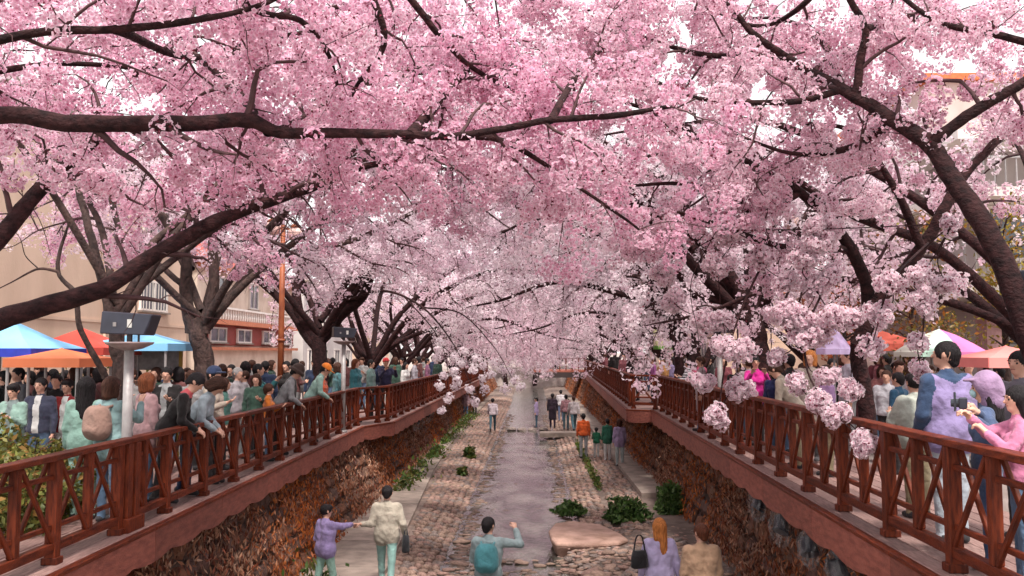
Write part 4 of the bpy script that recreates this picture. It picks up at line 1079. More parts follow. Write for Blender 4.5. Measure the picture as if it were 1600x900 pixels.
def hat_mesh(kind):
    f = Field()
    if kind == 'cap':
        f.ell((0, -.012, .045), (.094, .110, .090), 0, .01)
        f.ell((0, .115, .035), (.075, .075, .012), 0, .01)
        V, Q, l = f.mesh(.010, [((0, 0, -.09), (.3, .3, .105))])
    elif kind == 'bucket':
        f.ell((0, -.012, .055), (.098, .114, .085), 0, .02); f.cone((0, -.01, .055), (0, -.01, .02), .11, .15, 0, .02)
        V, Q, l = f.mesh(.011, [((0, -.01, -.10), (.17, .17, .13))])
    elif kind == 'hood':
        f.ell((0, -.03, .015), (.118, .125, .135), 0, .02); f.cone((0, -.06, -.04), (0, -.05, -.12), .10, .10, 0, .03); f.ell((0, .09, .075), (.085, .07, .014), 0, .02)
        V, Q, l = f.mesh(.011, [((0, .12, -.055), (.095, .12, .105))])
    else:
        f.ell((0, -.012, .03), (.096, .112, .11), 0, .01); f.ell((0, -.02, .14), (.03, .03, .03), 0, .01)
        V, Q, l = f.mesh(.010, [((0, .06, -.11), (.3, .3, .11))])
    return np_mesh('hat', V, Q, [SKIN], smooth=True)
_hair = {}; _hat = {}
def mask_mesh():
    f = Field(); f.ell((0, .072, -.048), (.062, .048, .045), 0, .01); f.ell((0, .09, -.03), (.03, .03, .02), 0, .02)
    V, Q, l = f.mesh(.009, [((0, .0, -.03), (.09, .088, .12))]); return np_mesh('face_mask', V, Q, [SKIN], smooth=True)
_mask = mask_mesh()
mb = MB(); mb.lathe((0, 0, 0), [(.001, -.008), (.010, -.006), (.0125, 0), (.010, .006), (.001, .008)], 8); _eye = mb.mesh('eye', [mat('eye_dark', (.02, .015, .012), .2)], True)
mb = MB(); mb.box((0, 0, 0), (.040, .012, .009)); _mouth = mb.mesh('mouth', [mat('lips', (.38, .13, .11), .5)])
mb = MB(); mb.box((0, 0, 0), (.036, .010, .007)); _brow = mb.mesh('eyebrow', [mat('brow', (.04, .025, .02), .8)])
def bagpack_mesh():
    f = Field(); f.cone((-.05, -.20, .05), (.05, -.20, .05), .105, .105, 0, .06); f.cone((-.055, -.20, -.06), (.055, -.20, -.06), .115, .115, 0, .08); f.cone((-.055, -.20, -.15), (.055, -.20, -.15), .11, .11, 0, .08); f.cone((-.05, -.285, -.13), (.05, -.285, -.13), .05, .05, 0, .03)
    for sx in (-1, 1):
        f.cone((sx*.09, -.14, .13), (sx*.10, .0, .155), .018, .018, 0, .02); f.cone((sx*.10, .0, .155), (sx*.10, .115, .06), .018, .018, 0, .01); f.cone((sx*.10, .115, .06), (sx*.115, .02, -.10), .018, .016, 0, .01)
    V, Q, l = f.mesh(.012); return np_mesh('backpack', V, Q, [SKIN], smooth=True)
_pack = bagpack_mesh()

DN = (.16, .02, -1)
def A(u, f, pn=(0, 1, 0)): return (u, f, pn)
def mir(a): return tuple((-v[0], v[1], v[2]) for v in a)
a_down = (DN, (.04, .22, -1), (-1, 0, 0))
a_hold = ((.22, .25, -1), (-.35, 1, .45), (0, -.3, 1))       # forearm up in front
a_phone = ((.18, .75, -.55), (-.38, .55, .85), (-.3, 1, 0))
a_rail = ((.18, .45, -.85), (-.55, 1, -.12), (0, 0, -1))
a_raise = ((.35, .9, .25), (-.1, .8, .75), (0, 1, -.2))
mm = lambda a: (mir(a), a)
POSES = {
    'stand': body('body', mm(a_down)),
    'stand_w': body('body', mm(a_down), woman=True, coat=.12),
    'coat': body('body', mm(a_down), coat=.42, legs=((6, 0), (-6, 3))),
    'walk': body('body', (mir(((.16, .35, -1), (.05, .6, -1), (-1, 0, 0))), ((.16, -.35, -1), (.04, -.05, -1), (-1, 0, 0))), legs=((-20, 18), (22, 4)), head=(5, 0)),
    'phone': body('body', mm(a_phone), head=(-4, 0)),
    'phone_w': body('body', mm(a_phone), woman=True, head=(6, 0), coat=.1),
    'lean': body('body', mm(a_rail), lean=27, head=(8, 0), legs=((-4, 0), (4, 4))),
    'lean_look': body('body', mm(a_rail), lean=33, head=(32, 8), legs=((-6, 4), (4, 4)), woman=True),
    'raise': body('body', (mir(a_down), a_raise), head=(-12, -8)),
    'look_up': body('body', (mir(a_hold), a_down), head=(-20, 12)),
    'open': body('body', mm(a_down), style=('open',)),
    'open_hold': body('body', (mir(a_hold), a_down), head=(6, 10), style=('open', 'collar'), legs=((5, 0), (-4, 3))),
    'lean_collar': body('body', mm(a_rail), lean=30, head=(14, -8), style=('collar',), legs=((-6, 4), (4, 4))),
    'striped': body('body', mm(a_hold), woman=True, style=('stripes',), head=(10, -15)),
    'shirt_out': body('body', (mir(a_down), a_hold), style=('shirt', 'collar'), coat=.1, head=(0, -20)),
    'cross': body('body', mm(((.12, .35, -1), (-.75, .65, .1), (0, -1, .3))), head=(2, 18), legs=((3, 0), (-8, 6))),
    'child': body('body', mm(a_hold), woman=True, bulk=1.05),
}
def person(x, y, z, height, face, pose, top, bot, hair=('short', (.02, .015, .014)), label=None, group=None, shoes=(.05, .045, .05), hat=None, features=False, pack=None, mask=None, sleeve=None, child=False, extra=None):
    """face: compass in degrees, 0 looks away from the camera along +Y, 180 towards it, 90 to the left, -90 to the right"""
    ps = POSES[pose] if isinstance(pose, str) else pose
    root = empty('person', (x, y, z), R(face), label, 'person', group)
    s = height/1.735 if isinstance(pose, str) else height/1.735
    root.scale = (s*random.uniform(.97, 1.04), s*random.uniform(.97, 1.04), s)
    b = link('body', ps['me'], root)
    for i, m in enumerate((SKIN, cloth(tuple(x*.74 for x in top)), cloth(bot), cloth(shoes), cloth(extra or top))):
        b.material_slots[i].link = 'OBJECT'; b.material_slots[i].material = m
    hs = 1.12 if child else 1.0
    HM = ps['head'] @ Matrix.Scale(hs, 4)
    if hair:
        if hair[0] not in _hair: _hair[hair[0]] = hair_mesh(hair[0])
        o = link('hair', _hair[hair[0]], root, HM); o.material_slots[0].link = 'OBJECT'; o.material_slots[0].material = hairm(hair[1])
    if hat:
        if hat[0] not in _hat: _hat[hat[0]] = hat_mesh(hat[0])
        o = link('hat', _hat[hat[0]], root, HM @ Matrix.Scale(1.06, 4)); o.material_slots[0].link = 'OBJECT'; o.material_slots[0].material = cloth(hat[1])
    if features:
        for sx in (-1, 1):
            link('eye', _eye, root, ps['head'] @ Matrix.Translation((sx*.033, .080, .004)) @ Matrix.Rotation(R(90), 4, 'X'))
            link('eyebrow', _brow, root, ps['head'] @ Matrix.Translation((sx*.034, .091, .026)) @ Matrix.Rotation(R(-6*sx), 4, 'Y'))
        link('mouth', _mouth, root, ps['head'] @ Matrix.Translation((0, .089, -.052)))
    if mask:
        o = link('face_mask', _mask, root, ps['head']); o.material_slots[0].link = 'OBJECT'; o.material_slots[0].material = cloth(mask)
    if pack:
        o = link('backpack', _pack, None, root.matrix_basis @ ps['torso']); o.material_slots[0].link = 'OBJECT'; o.material_slots[0].material = cloth(pack[0]); tag(o, pack[1], 'backpack')
    return root
BLK = (.025, .02, .022); NAVY = (.03, .045, .10); MINT = (.34, .56, .47); TEAL = (.05, .22, .24); LILAC = (.46, .36, .68); BEIGE = (.55, .42, .32); WHITE = (.75, .73, .72); GRY = (.30, .30, .31)
PINKC = (.75, .45, .47); RED = (.55, .045, .05); ORANGE = (.72, .20, .03); JEAN = (.10, .16, .26); MAG = (.75, .03, .33); DGRN = (.04, .26, .14); KHAKI = (.30, .24, .15); LBLUE = (.50, .62, .72); BRN = (.12, .05, .03)
HB = (.018, .014, .016); HR = (.20, .06, .025); HBR = (.07, .028, .018); HO = (.62, .22, .06)
def crowd(px, py, X, z, face, pose, top, bot, hair=('short', HB), label=None, group=None, lo=1.5, hi=1.9, d=None, **k):
    """someone whose head top shows at photo px, py, standing on the line X (or at distance d)"""
    if d is None: d = PXX(px, X)
    else: v = ray(px, 550); X = v.x/v.y*d
    zt = P(px, py, d).z
    h = min(hi, max(lo, zt - z))
    ps = POSES[pose] if isinstance(pose, str) else pose
    if isinstance(pose, str) and pose.startswith('lean'): h = min(hi, max(lo, (zt - z)*1.735/ps['top']))
    return person(X, d, z, h, face, pose, top, bot, hair, label, group, **k)
GL, GR_ = 'crowd on the left walkway', 'crowd on the right walkway'
def LC(px, py, X, *a, **k): return crowd(px, py, X, ZL, *a, **k, group=GL)
def RC(px, py, X, *a, **k): return crowd(px, py, X, ZR, *a, **k, group=GR_)
# --- left walkway, from the frame edge inwards
LC(24, 600, None, 170, 'open_hold', (.30, .46, .40), JEAN, ('fringe', HB), 'black-haired person in a pale sage jacket at the far left edge behind the hedge', d=13.2, features=True, extra=(.16, .2, .2))
LC(66, 590, None, 180, 'open', (.075, .08, .13), JEAN, ('short', HB), 'person facing us in an open slate jacket over white behind the hedge', d=13.8, features=True, extra=WHITE)
LC(108, 592, None, 175, 'open', (.38, .03, .035), WHITE, ('fringe', HB), 'person in a red jacket over white facing us behind the hedge', d=14.0, features=True, extra=WHITE)
LC(90, 584, None, 190, 'stand', BLK, BLK, ('short', HB), 'dark-clad person half hidden between the slate and red jackets', d=15.2)
LC(30, 574, None, 150, 'stand', (.20, .20, .22), BLK, ('short', HB), 'person in dim grey behind the pale sage jacket at the left edge', d=16.2)
LC(137, 588, -5.55, 10, 'stand_w', (.36, .58, .50), (.40, .62, .54), ('long', HB), 'person with long black hair and mint green clothes seen from behind', d=11.3)
LC(176, 588, -5.25, -20, 'phone_w', (.34, .52, .53), JEAN, ('bob', HBR), 'person in a pale aqua hoodie with a brown backpack beside the floodlight post', pack=((.26, .16, .13), 'brown backpack on the aqua hoodie beside the floodlight post'))
LC(232, 582, -5.45, -40, 'stand_w', PINKC, JEAN, ('bob', HR), 'auburn-haired person in a pale pink top seen from behind right of the floodlight post')
LC(262, 580, -5.12, -75, 'lean_collar', BLK, BLK, ('short', HB), 'person in black with a coral collar leaning on the left handrail', extra=(.66, .12, .14))
LC(297, 596, -5.08, -85, 'lean_look', (.55, .66, .74), NAVY, ('bob', HBR), 'person in a pale blue shirt bending over the left handrail to look down')
LC(335, 573, -5.15, -95, 'shirt_out', (.52, .43, .36), BLK, ('short', HB), 'tall person in a black cap and beige jacket standing at the left handrail', hat=('cap', NAVY), extra=(.10, .14, .22))
LC(352, 590, -5.55, -70, 'stand_w', (.16, .38, .32), BLK, ('bob', HBR), 'person in a dull green jacket just behind the black cap and beige jacket')
LC(372, 574, -5.85, -120, 'stand', (.55, .50, .54), GRY, ('short', (.30, .28, .28)), 'grey-haired person in a pale mauve jacket behind the left handrail')
LC(404, 568, -5.6, -80, 'phone', TEAL, BLK, ('short', HB), 'person in a deep teal jacket between the grey hair and the orange child')
LC(437, 571, -5.2, -70, 'lean', (.40, .40, .42), BLK, ('short', HB), 'person in a grey jacket and dark brimmed hat resting on the left handrail', hat=('bucket', (.06, .035, .03)))
LC(421, 600, -5.12, -80, 'child', ORANGE, JEAN, ('short', HBR), 'child in an orange jacket pressed against the left handrail', lo=1.1, child=True)
LC(485, 570, -5.2, -75, 'lean', (.45, .70, .62), GRY, ('short', HB), 'person in an orange cap and mint jacket leaning far over the left handrail', hat=('cap', ORANGE))
LC(505, 578, -5.35, -95, 'stand', (.50, .08, .03), BLK, ('short', HB), 'person in a rust red jacket beyond the mint jacket on the left')
LC(528, 566, -5.4, -60, 'stand', (.10, .24, .27), BLK, ('bob', HBR), 'person in blue grey beside the second floodlight post')
LC(556, 552, -5.3, -110, 'stand_w', (.07, .26, .30), JEAN, ('long', HR), 'auburn long-haired person in teal right of the second floodlight post')
LC(580, 562, -5.1, -100, 'stand', (.24, .38, .36), BLK, ('short', HB), 'person in black and mint before the corner of the left walkway')
LC(603, 552, -4.75, -150, 'phone', (.035, .03, .075), BLK, None, 'broad person in navy with a red cap at the corner of the left walkway', hat=('cap', RED))
LC(634, 566, -4.6, -120, 'stand_w', WHITE, GRY, ('bob', HB), 'person in white just right of the red cap on the left walkway')
LC(648, 560, -4.7, -90, 'stand', (.62, .58, .66), BLK, ('short', HBR), 'person in pale lilac white farthest along the left walkway corner')
LC(668, 560, -4.6, -90, 'stand', (.25, .10, .18), BLK, ('short', HB), 'person in plum behind the hanging blossoms on the left walkway')
# people milling behind them
back = [('dark-haired person in black in the throng behind the left handrail', BLK, ('short', HB)), ('dark-haired person in brown maroon in the throng behind the left handrail', (.16, .06, .06), ('bob', HB)),
        ('person in grey white in the throng behind the left handrail', (.38, .36, .36), ('fringe', HBR)), ('person in navy in the throng behind the left handrail', NAVY, ('short', HB)),
        ('person in muted green in the throng behind the left handrail', (.05, .10, .075), ('bob', HBR))]
rp = random.Random(77)
slots = [(8, 578, 15.5), (48, 578, 17), (62, 572, 19), (85, 575, 18), (118, 574, 17), (140, 572, 19), (158, 575, 16), (205, 574, 15), (215, 577, 18), (245, 572, 17), (262, 575, 15.5), (280, 574, 17.5), (300, 577, 16), (318, 574, 19),
         (348, 570, 19), (362, 568, 21), (384, 566, 20), (394, 564, 23), (415, 565, 21), (425, 564, 25), (448, 563, 22), (462, 562, 25), (472, 562, 28), (492, 560, 26), (512, 560, 29), (520, 559, 33), (540, 558, 30), (566, 557, 33), (590, 556, 34), (618, 557, 36), (628, 558, 40), (655, 558, 40), (662, 557, 46), (676, 557, 48), (684, 558, 44)]
for i, (px, py, d) in enumerate(slots):
    lb, tp, hr = back[i % 5]
    LC(px, py + rp.uniform(-2, 2), None, rp.choice([180, 170, -90, -60, 150, 90, 20, 0]), rp.choice(['stand', 'stand_w', 'phone', 'open', 'coat', 'cross', 'open_hold']), tp, rp.choice([BLK, JEAN, GRY]), hr, lb, d=d, extra=rp.choice([WHITE, GRY, (.45, .3, .26), None]))
for i in range(24):
    lb, tp, hr = back[[0, 3, 1, 2, 4][i % 5]]
    LC(rp.uniform(10, 420), 0, None, rp.choice([180, 160, -90, -60, 120, 20]), rp.choice(['stand', 'stand_w', 'open', 'coat', 'cross', 'open_hold']), tp, BLK, hr, lb, d=rp.uniform(15, 24), lo=1.55, hi=rp.uniform(1.6, 1.78), extra=rp.choice([WHITE, GRY, None]))
# --- right walkway
def ik(px, py, d, z, face, side, target, woman=False, lo=1.45, hi=1.9, pole=(.5, -.5, -.9), pn=(0, 0, -1)):
    """arm directions that bring a hand of the figure of crowd(px, py, d) to a world point"""
    v = ray(px, 550); X = v.x/v.y*d; h = min(hi, max(lo, P(px, py, d).z - z)); s = h/1.735
    t = (Matrix.Rotation(-R(face), 3, 'Z') @ (Vector(target) - Vector((X, d, z))))/s
    sh = np.array([side*(.165 if woman else .185), -.005, 1.395]); t = np.array(t) - sh
    L1, L2 = .285, .325; D = min(np.linalg.norm(t), L1 + L2 - .004); e = nrmz(t)
    a = (L1*L1 - L2*L2 + D*D)/(2*D); hgt = math.sqrt(max(0, L1*L1 - a*a))
    p = np.array([pole[0]*side, pole[1], pole[2]]); p = nrmz(p - e*(p @ e))
    el = e*a + p*hgt
    return (tuple(nrmz(el)), tuple(nrmz(e*D - el)), pn)
man_back = body('body', (mir(((.20, .05, -1), (-.25, .75, -.9), (-1, 0, 0))), a_down), h=.011, head=(-3, 38), bulk=1.10, coat=.06, style=('yoke',))
RC(1478, 533, None, 12, man_back, LILAC, (.50, .55, .62), ('short', HB), 'tall black-haired person in a lilac and navy jacket with back turned at the right railing', d=8.7, hi=1.92, extra=(.05, .085, .17))
puff = body('body', mm(((.22, .5, -.9), (-.45, .8, .3), (0, 0, 1))), h=.011, bulk=1.2, woman=True, style=('stripes',))
RC(1427, 582, None, 8, puff, (.70, .74, .66), KHAKI, ('fringe', HB), 'person in a pale quilted cream jacket seen from behind at the right railing', d=10.0, extra=(.50, .53, .47))
T1 = P(1520, 634, 7.45); T2 = P(1512, 642, 7.35); T3 = P(1503, 640, 7.15); T4 = P(1528, 662, 7.05)
cam_w = body('body', (ik(1537, 585, 7.7, ZR, 62, -1, T2, True), ik(1537, 585, 7.7, ZR, 62, 1, T1, True, pn=(0, 1, 0))), h=.011, woman=True, head=(6, 0), curl=.75, coat=.1)
hood = RC(1537, 585, None, 62, cam_w, (.10, .14, .26), (.06, .1, .2), ('long', HB), 'masked person in a mauve hooded hat holding up a camera at the right railing', d=7.7, hat=('hood', (.42, .27, .44)), mask=(.36, .55, .58), features=True)
arm_w = body('body', (ik(1588, 602, 7.1, ZR, 72, -1, T4, True, 1.48), ik(1588, 602, 7.1, ZR, 72, 1, T3, True, 1.48)), h=.0095, woman=True, head=(4, 12), curl=.8)
RC(1588, 602, None, 72, arm_w, (.72, .25, .42), JEAN, ('long', HB), 'long black-haired person in a pink sweater reaching out a phone at the right frame edge', d=7.1, lo=1.48, features=True)
RC(1592, 548, None, 120, 'stand', (.22, .20, .24), BLK, ('short', HB), 'black-haired person cut off by the right edge behind the pink sweater', d=8.9, features=True)
RC(1180, 556, 4.35, 175, 'phone_w', MAG, BLK, ('short', HB), 'person in a bright magenta jacket facing us on the right walkway', features=True)
RC(1152, 566, 4.4, 160, 'stand', BLK, BLK, ('short', HB), 'person in black left of the magenta jacket on the right walkway')
RC(1212, 572, 4.5, 150, 'stand', (.03, .035, .13), JEAN, ('bob', HB), 'person in dark blue right of the magenta jacket on the right walkway')
RC(1242, 568, 4.1, 60, 'lean', (.46, .38, .31), KHAKI, ('short', HBR), 'person in a beige jacket leaning on the right railing behind hanging blossoms')
RC(1266, 548, 4.6, 150, 'coat', (.42, .34, .30), BLK, ('bob', HO), 'orange-haired person in a tan coat behind the hanging blossoms on the right')
RC(1290, 570, 4.3, 90, 'stand_w', (.62, .38, .70), KHAKI, ('bob', HBR), 'person in violet pink between the blossoms and the right tree trunk')
RC(1324, 545, 5.6, 90, 'stand', (.60, .56, .66), GRY, ('short', HBR), 'person in pale lilac grey beside the right tree trunk')
RC(1384, 585, None, 150, 'stand', (.66, .64, .70), BLK, ('short', HBR), 'person in white just right of the tree trunk under the red awning', d=15)
RC(1402, 592, None, 40, 'stand', (.04, .12, .22), BLK, ('short', HB), 'person in dark blue left of the cream quilted jacket', d=13.5)
RC(1376, 572, None, 170, 'stand_w', (.55, .22, .22), JEAN, ('bob', HBR), 'person in dusty red under the red awning on the right', d=18)
RC(1398, 566, None, 180, 'stand', (.28, .08, .10), BLK, ('short', HB), 'person in maroon farther back under the red awning on the right', d=19)
RC(1452, 570, None, 165, 'stand', (.30, .14, .16), BLK, ('fringe', HBR), 'person in brown red below the striped parasol', d=16)
RC(1512, 562, None, 175, 'stand', (.60, .45, .40), GRY, ('short', HBR), 'person in peach behind the lilac and navy jacket', d=15)
RC(1545, 568, None, 150, 'stand', BLK, BLK, ('short', HB), 'person in black between the mauve hood and the pink tent', d=13)
RC(1092, 558, 4.5, 140, 'stand_w', (.60, .10, .20), BLK, ('bob', HBR), 'person in pinkish red left of the right floodlight post')
RC(1075, 562, 4.3, 60, 'striped', (.10, .09, .11), GRY, ('fringe', HB), 'person in a grey and white striped top at the right railing', extra=(.62, .58, .62))
RC(1054, 556, 4.5, 40, 'stand_w', (.34, .26, .46), BLK, ('long', HB), 'black long-haired person in muted violet on the right walkway')
RC(1036, 560, 4.4, 150, 'stand', (.46, .22, .08), BLK, ('bob', HBR), 'person in orange brown near the step of the right walkway')
RC(1020, 558, 4.2, 100, 'stand', (.40, .12, .34), BLK, ('short', HBR), 'person in purple near the step of the right walkway')
RC(990, 548, 3.75, 20, 'coat', (.05, .025, .03), BLK, ('long', HBR), 'brown-haired person in a black coat just past the step of the right walkway')
RC(975, 552, 4.1, 150, 'stand', (.30, .10, .12), BLK, ('short', HB), 'person in dark wine far along the right walkway')
RC(960, 547, 3.8, 30, 'stand', BLK, BLK, ('short', HB), 'person in black farthest left on the right walkway')
for i, (px, py, d) in enumerate([(1110, 556, 26), (1130, 557, 24), (1165, 560, 22), (1200, 560, 20), (1228, 560, 21), (1010, 553, 42), (1000, 553, 46), (1045, 554, 36), (1066, 554, 34), (1300, 560, 17), (945, 552, 58), (1470, 572, 17), (1560, 572, 16), (1415, 572, 21)]):
    lb, tp, hr = [('dark-haired person in black in the throng on the right walkway', BLK, ('short', HB)), ('person in wine red in the throng on the right walkway', (.26, .07, .09), ('bob', HBR)), ('person in pale pink grey in the throng on the right walkway', (.52, .40, .43), ('fringe', HBR))][i % 3]
    RC(px, py, None, rp.choice([180, 150, 90, 40]), rp.choice(['stand', 'stand_w', 'phone']), tp, rp.choice([BLK, JEAN]), hr, lb, d=d)

for i in range(18):
    lb, tp, hr = [('dark-haired person in black in the throng on the right walkway', BLK, ('short', HB)), ('person in wine red in the throng on the right walkway', (.26, .07, .09), ('bob', HBR)), ('person in pale pink grey in the throng on the right walkway', (.52, .40, .43), ('fringe', HBR))][i % 3]
    RC(rp.uniform(1090, 1430), 0, None, rp.choice([180, 160, 90, 60, 20]), rp.choice(['stand', 'stand_w', 'open', 'coat', 'cross']), tp, rp.choice([BLK, JEAN]), hr, lb, d=rp.uniform(16, 24), lo=1.55, hi=rp.uniform(1.6, 1.78), extra=rp.choice([WHITE, GRY, None]))
# --- people down by the stream
def SC_(px, py, d, z, face, pose, top, bot, hair, label, **k):
    return crowd(px, py, None, z, face, pose, top, bot, hair, label, 'visitors on the stream banks', d=d, **k)
# the couple joining hands on the left path; she reaches to her left, he to his right
TM = P(556, 818, 15.75)
wl = body('body', (mir(((.22, -.1, -1), (-.25, .55, -.65), (-1, 0, 0))), ik(513, 789, 15.35, 0, -40, 1, TM, True, 1.5, 1.68, pole=(.2, -.2, -1))), h=.011, woman=True, head=(6, -14), legs=((-10, 10), (14, 4)), curl=.9, bulk=1.14, coat=.03)
SC_(513, 789, 15.35, 0, -40, wl, LILAC, MINT, ('fringe', HB), 'person in a lilac sweater and mint trousers holding hands on the left path', features=True, hi=1.68)
ml = body('body', (ik(607, 757, 16.15, 0, 2, -1, TM + Vector((.03, .05, 0)), False, 1.5, 1.82, pole=(.3, -.3, -1)), ((.30, -.12, -1), (.12, .40, -.8), (-1, 0, 0))), h=.011, head=(14, 0), legs=((16, 6), (-14, 12)), curl=.9, bulk=1.12, coat=.06)
SC_(607, 757, 16.15, 0, 2, ml, (.62, .55, .45), (.30, .50, .46), ('short', HB), 'person in a cream sweater and pale green trousers walking away on the left path', hi=1.82, shoes=(.03, .03, .04))
bp = body('body', (mir(((.2, .3, -1), (-.3, .8, .0), (0, 0, 1))), ik(764, 806, 13.6, -.06, -6, 1, P(803, 817, 13.85), False, 1.5, 1.8, pole=(.8, -.1, -.6))), h=.011, head=(2, -28), curl=.8, bulk=1.08)
SC_(764, 806, 13.6, -.06, -6, bp, (.40, .50, .52), (.06, .035, .03), ('short', HB), 'person with a teal backpack pointing an arm across the water', hi=1.8, pack=((.07, .23, .26), 'teal backpack on the person pointing across the water'))
wo = body('body', (mir(((.35, .05, -1), (.0, .35, -.9), (-1, 0, 0))), ((.30, .0, -1), (.16, .2, -1), (-1, 0, 0))), h=.011, woman=True, head=(0, 4), coat=.10, bulk=1.08)
SC_(1027, 809, 13.1, .06, -4, wo, (.58, .50, .78), (.40, .36, .46), ('sidelong', HO), 'orange-haired person in a pale lilac top seen from behind on the right bank')
mo = body('body', mm(a_down), h=.011, bulk=1.18, head=(4, 22), coat=.1)
SC_(1091, 815, 12.6, .06, 6, mo, (.60, .38, .25), KHAKI, ('short', (.10, .03, .015)), 'person in a tan jacket seen from behind on the right bank', hi=1.78)
SC_(911, 646, 36, 0, 0, 'stand', (.78, .13, .03), GRY, ('short', HB), 'person in a bright orange jacket on the right bank')
SC_(931, 668, 36, 0, -20, 'child', DGRN, WHITE, ('short', HB), 'child in a green jacket beside the bright orange jacket', lo=1.1, child=True)
SC_(948, 654, 35, 0, 20, 'stand_w', (.06, .24, .16), WHITE, ('short', HB), 'person in dark green and white between the green child and the lilac top')
SC_(967, 655, 33.5, 0, 10, 'stand_w', (.56, .44, .70), (.45, .52, .52), ('bob', HBR), 'person in a light lilac top below the corner of the right walkway')
SC_(770, 621, 48, 0, 0, 'walk', (.72, .60, .66), (.05, .10, .13), ('short', HB), 'person in white and dark trousers far along the left bank')
SC_(838, 621, 51, -.05, 90, 'stand_w', (.62, .48, .78), (.04, .08, .12), ('short', HB), 'person in lilac stepping across the far stream')
SC_(863, 614, 50, 0, 0, 'coat', (.05, .03, .05), (.04, .02, .05), ('short', HB), 'person all in dark clothes at the far water edge on the right')
SC_(884, 608, 49, 0, 0, 'stand', (.60, .32, .36), (.08, .14, .17), ('short', HB), 'person in dusty pink in the far group on the right bank')
SC_(896, 612, 48, 0, 10, 'walk', (.70, .62, .64), (.06, .12, .15), ('short', HBR), 'person in white in the far group on the right bank')
SC_(876, 606, 55, 0, 0, 'stand', (.60, .55, .58), (.10, .12, .2), ('short', HB), 'pale-clad person behind the far group on the right bank')
SC_(742, 612, 60, 0, 180, 'stand', (.12, .05, .06), BLK, ('short', HB), 'person in dark brown far along the foot of the left wall')
SC_(728, 610, 58, 0, 180, 'stand_w', (.45, .30, .34), JEAN, ('bob', HB), 'person in muted rose far along the foot of the left wall')
# things they hold
def thing_at(name, o, label, cat): tag(o, label, cat); return o
# ------------------------------------------------------------------ floodlight posts, street lamps, wrapped spotlights
def floodlight(x, y, zg, ztop, label, group, rz=0.0):
    root = empty('floodlight_post', (x, y, zg), rz, label, 'floodlight', group); H = ztop - zg
    m = MB(); m.cyl((0, 0, 0), (0, 0, H - .28), .062, .056, 12); m.cyl((0, 0, 0), (0, 0, .05), .12, .12, 12); m.build('pole', GREY, root, True)
    m = MB(); m.lathe((0, 0, H - .33), [(.06, 0), (.15, .02), (.27, .075), (.285, .10), (.26, .10), (.12, .05), (.05, .05)], 20); m.build('dish', mat('dish_metal', (.36, .27, .27), .4, metal=.3), root, True)
    m = MB(); m.box((0, 0, H - .20), (.05, .05, .16)); m.box((.12, -.02, H - .16), (.02, .02, .16)); m.build('bracket', DARKM, root)
    m = MB()
    vs = [(-.30, -.15, H - .13), (.24, -.15, H - .15), (.24, .16, H - .15), (-.30, .16, H - .13), (-.29, -.13, H + .14), (.33, -.13, H + .10), (.33, .14, H + .10), (-.29, .14, H + .14)]
    m.add(vs, [(0, 3, 2, 1), (4, 5, 6, 7), (0, 1, 5, 4), (1, 2, 6, 5), (2, 3, 7, 6), (3, 0, 4, 7)]); m.build('lamp_head', DARKM, root, bevel=.012)
    m = MB(); m.box((.06, -.146, H - .01), (.055, .012, .10)); m.build('sticker', mat('sticker', (.65, .65, .62)), root)
    m = MB(); m.box((-.12, -.146, H - .02), (.04, .012, .05)); m.build('bolt_plate', GREY, root)
    return root
floodlight(-4.87, 10.74, ZL, 4.55, 'grey floodlight post with a dish and dark lamp head, nearest on the left', 'floodlight posts on the walkways')
floodlight(-4.98, 23.6, ZL, 4.72, 'grey floodlight post farther along the left railing', 'floodlight posts on the walkways', .4)
floodlight(3.98, 19.2, ZR, 4.75, 'pale floodlight post behind the right railing left of the magenta jacket', 'floodlight posts on the walkways', -.5)
floodlight(4.75, 8.5, ZR, 4.85, 'floodlight post at the right frame edge, only its dark lamp head showing', 'floodlight posts on the walkways', 2.4)
RUST = mat('rust_paint', (.36, .10, .035), .55, (.26, .065, .025), 5)
GLOBE = mat('lamp_globe', (.80, .55, .50), .3, (.72, .46, .42), 4)
def street_lamp(x, y, zg, ztop, label):
    root = empty('street_lamp', (x, y, zg), 0, label, 'street lamp', 'rust brown street lamps'); H = ztop - zg
    m = MB(); m.cyl((0, 0, 0), (0, 0, .7), .14, .12, 12); m.cyl((0, 0, .7), (0, 0, H), .085, .06, 12); m.cyl((0, 0, H*.45), (0, 0, H*.45 + .06), .1, .1, 12); m.build('pole', RUST, root, True)
    m = MB(); m.bar((-.28, 0, H - .05), (.34, 0, H - .12), .05, .05); m.build('arm', RUST, root)
    for sx, dz in ((-.26, 0), (.32, -.14)):
        m = MB(); m.lathe((sx, 0, H - .08 + dz), [(.05, -.17), (.15, -.13), (.20, 0), (.15, .13), (.05, .17)], 16); m.build('globe', GLOBE, root, True)
        m = MB(); m.lathe((sx, 0, H + .08 + dz), [(.15, 0), (.10, .06), (.03, .10)], 14); m.build('cap', RUST, root, True)
street_lamp(-6.2, 22, ZL, 7.35, 'rust brown street lamp with two round globes behind the left crowd')
street_lamp(6.35, 21, ZR, 7.3, 'rust brown street lamp mostly buried in blossom on the right')
BAG = bpy.data.materials.new('plastic_bag'); BAG.use_nodes = True
_t = BAG.node_tree; b_ = _t.nodes['Principled BSDF']; b_.inputs['Base Color'].default_value = (.62, .62, .64, 1); b_.inputs['Roughness'].default_value = .16; b_.inputs['Specular IOR Level'].default_value = .9
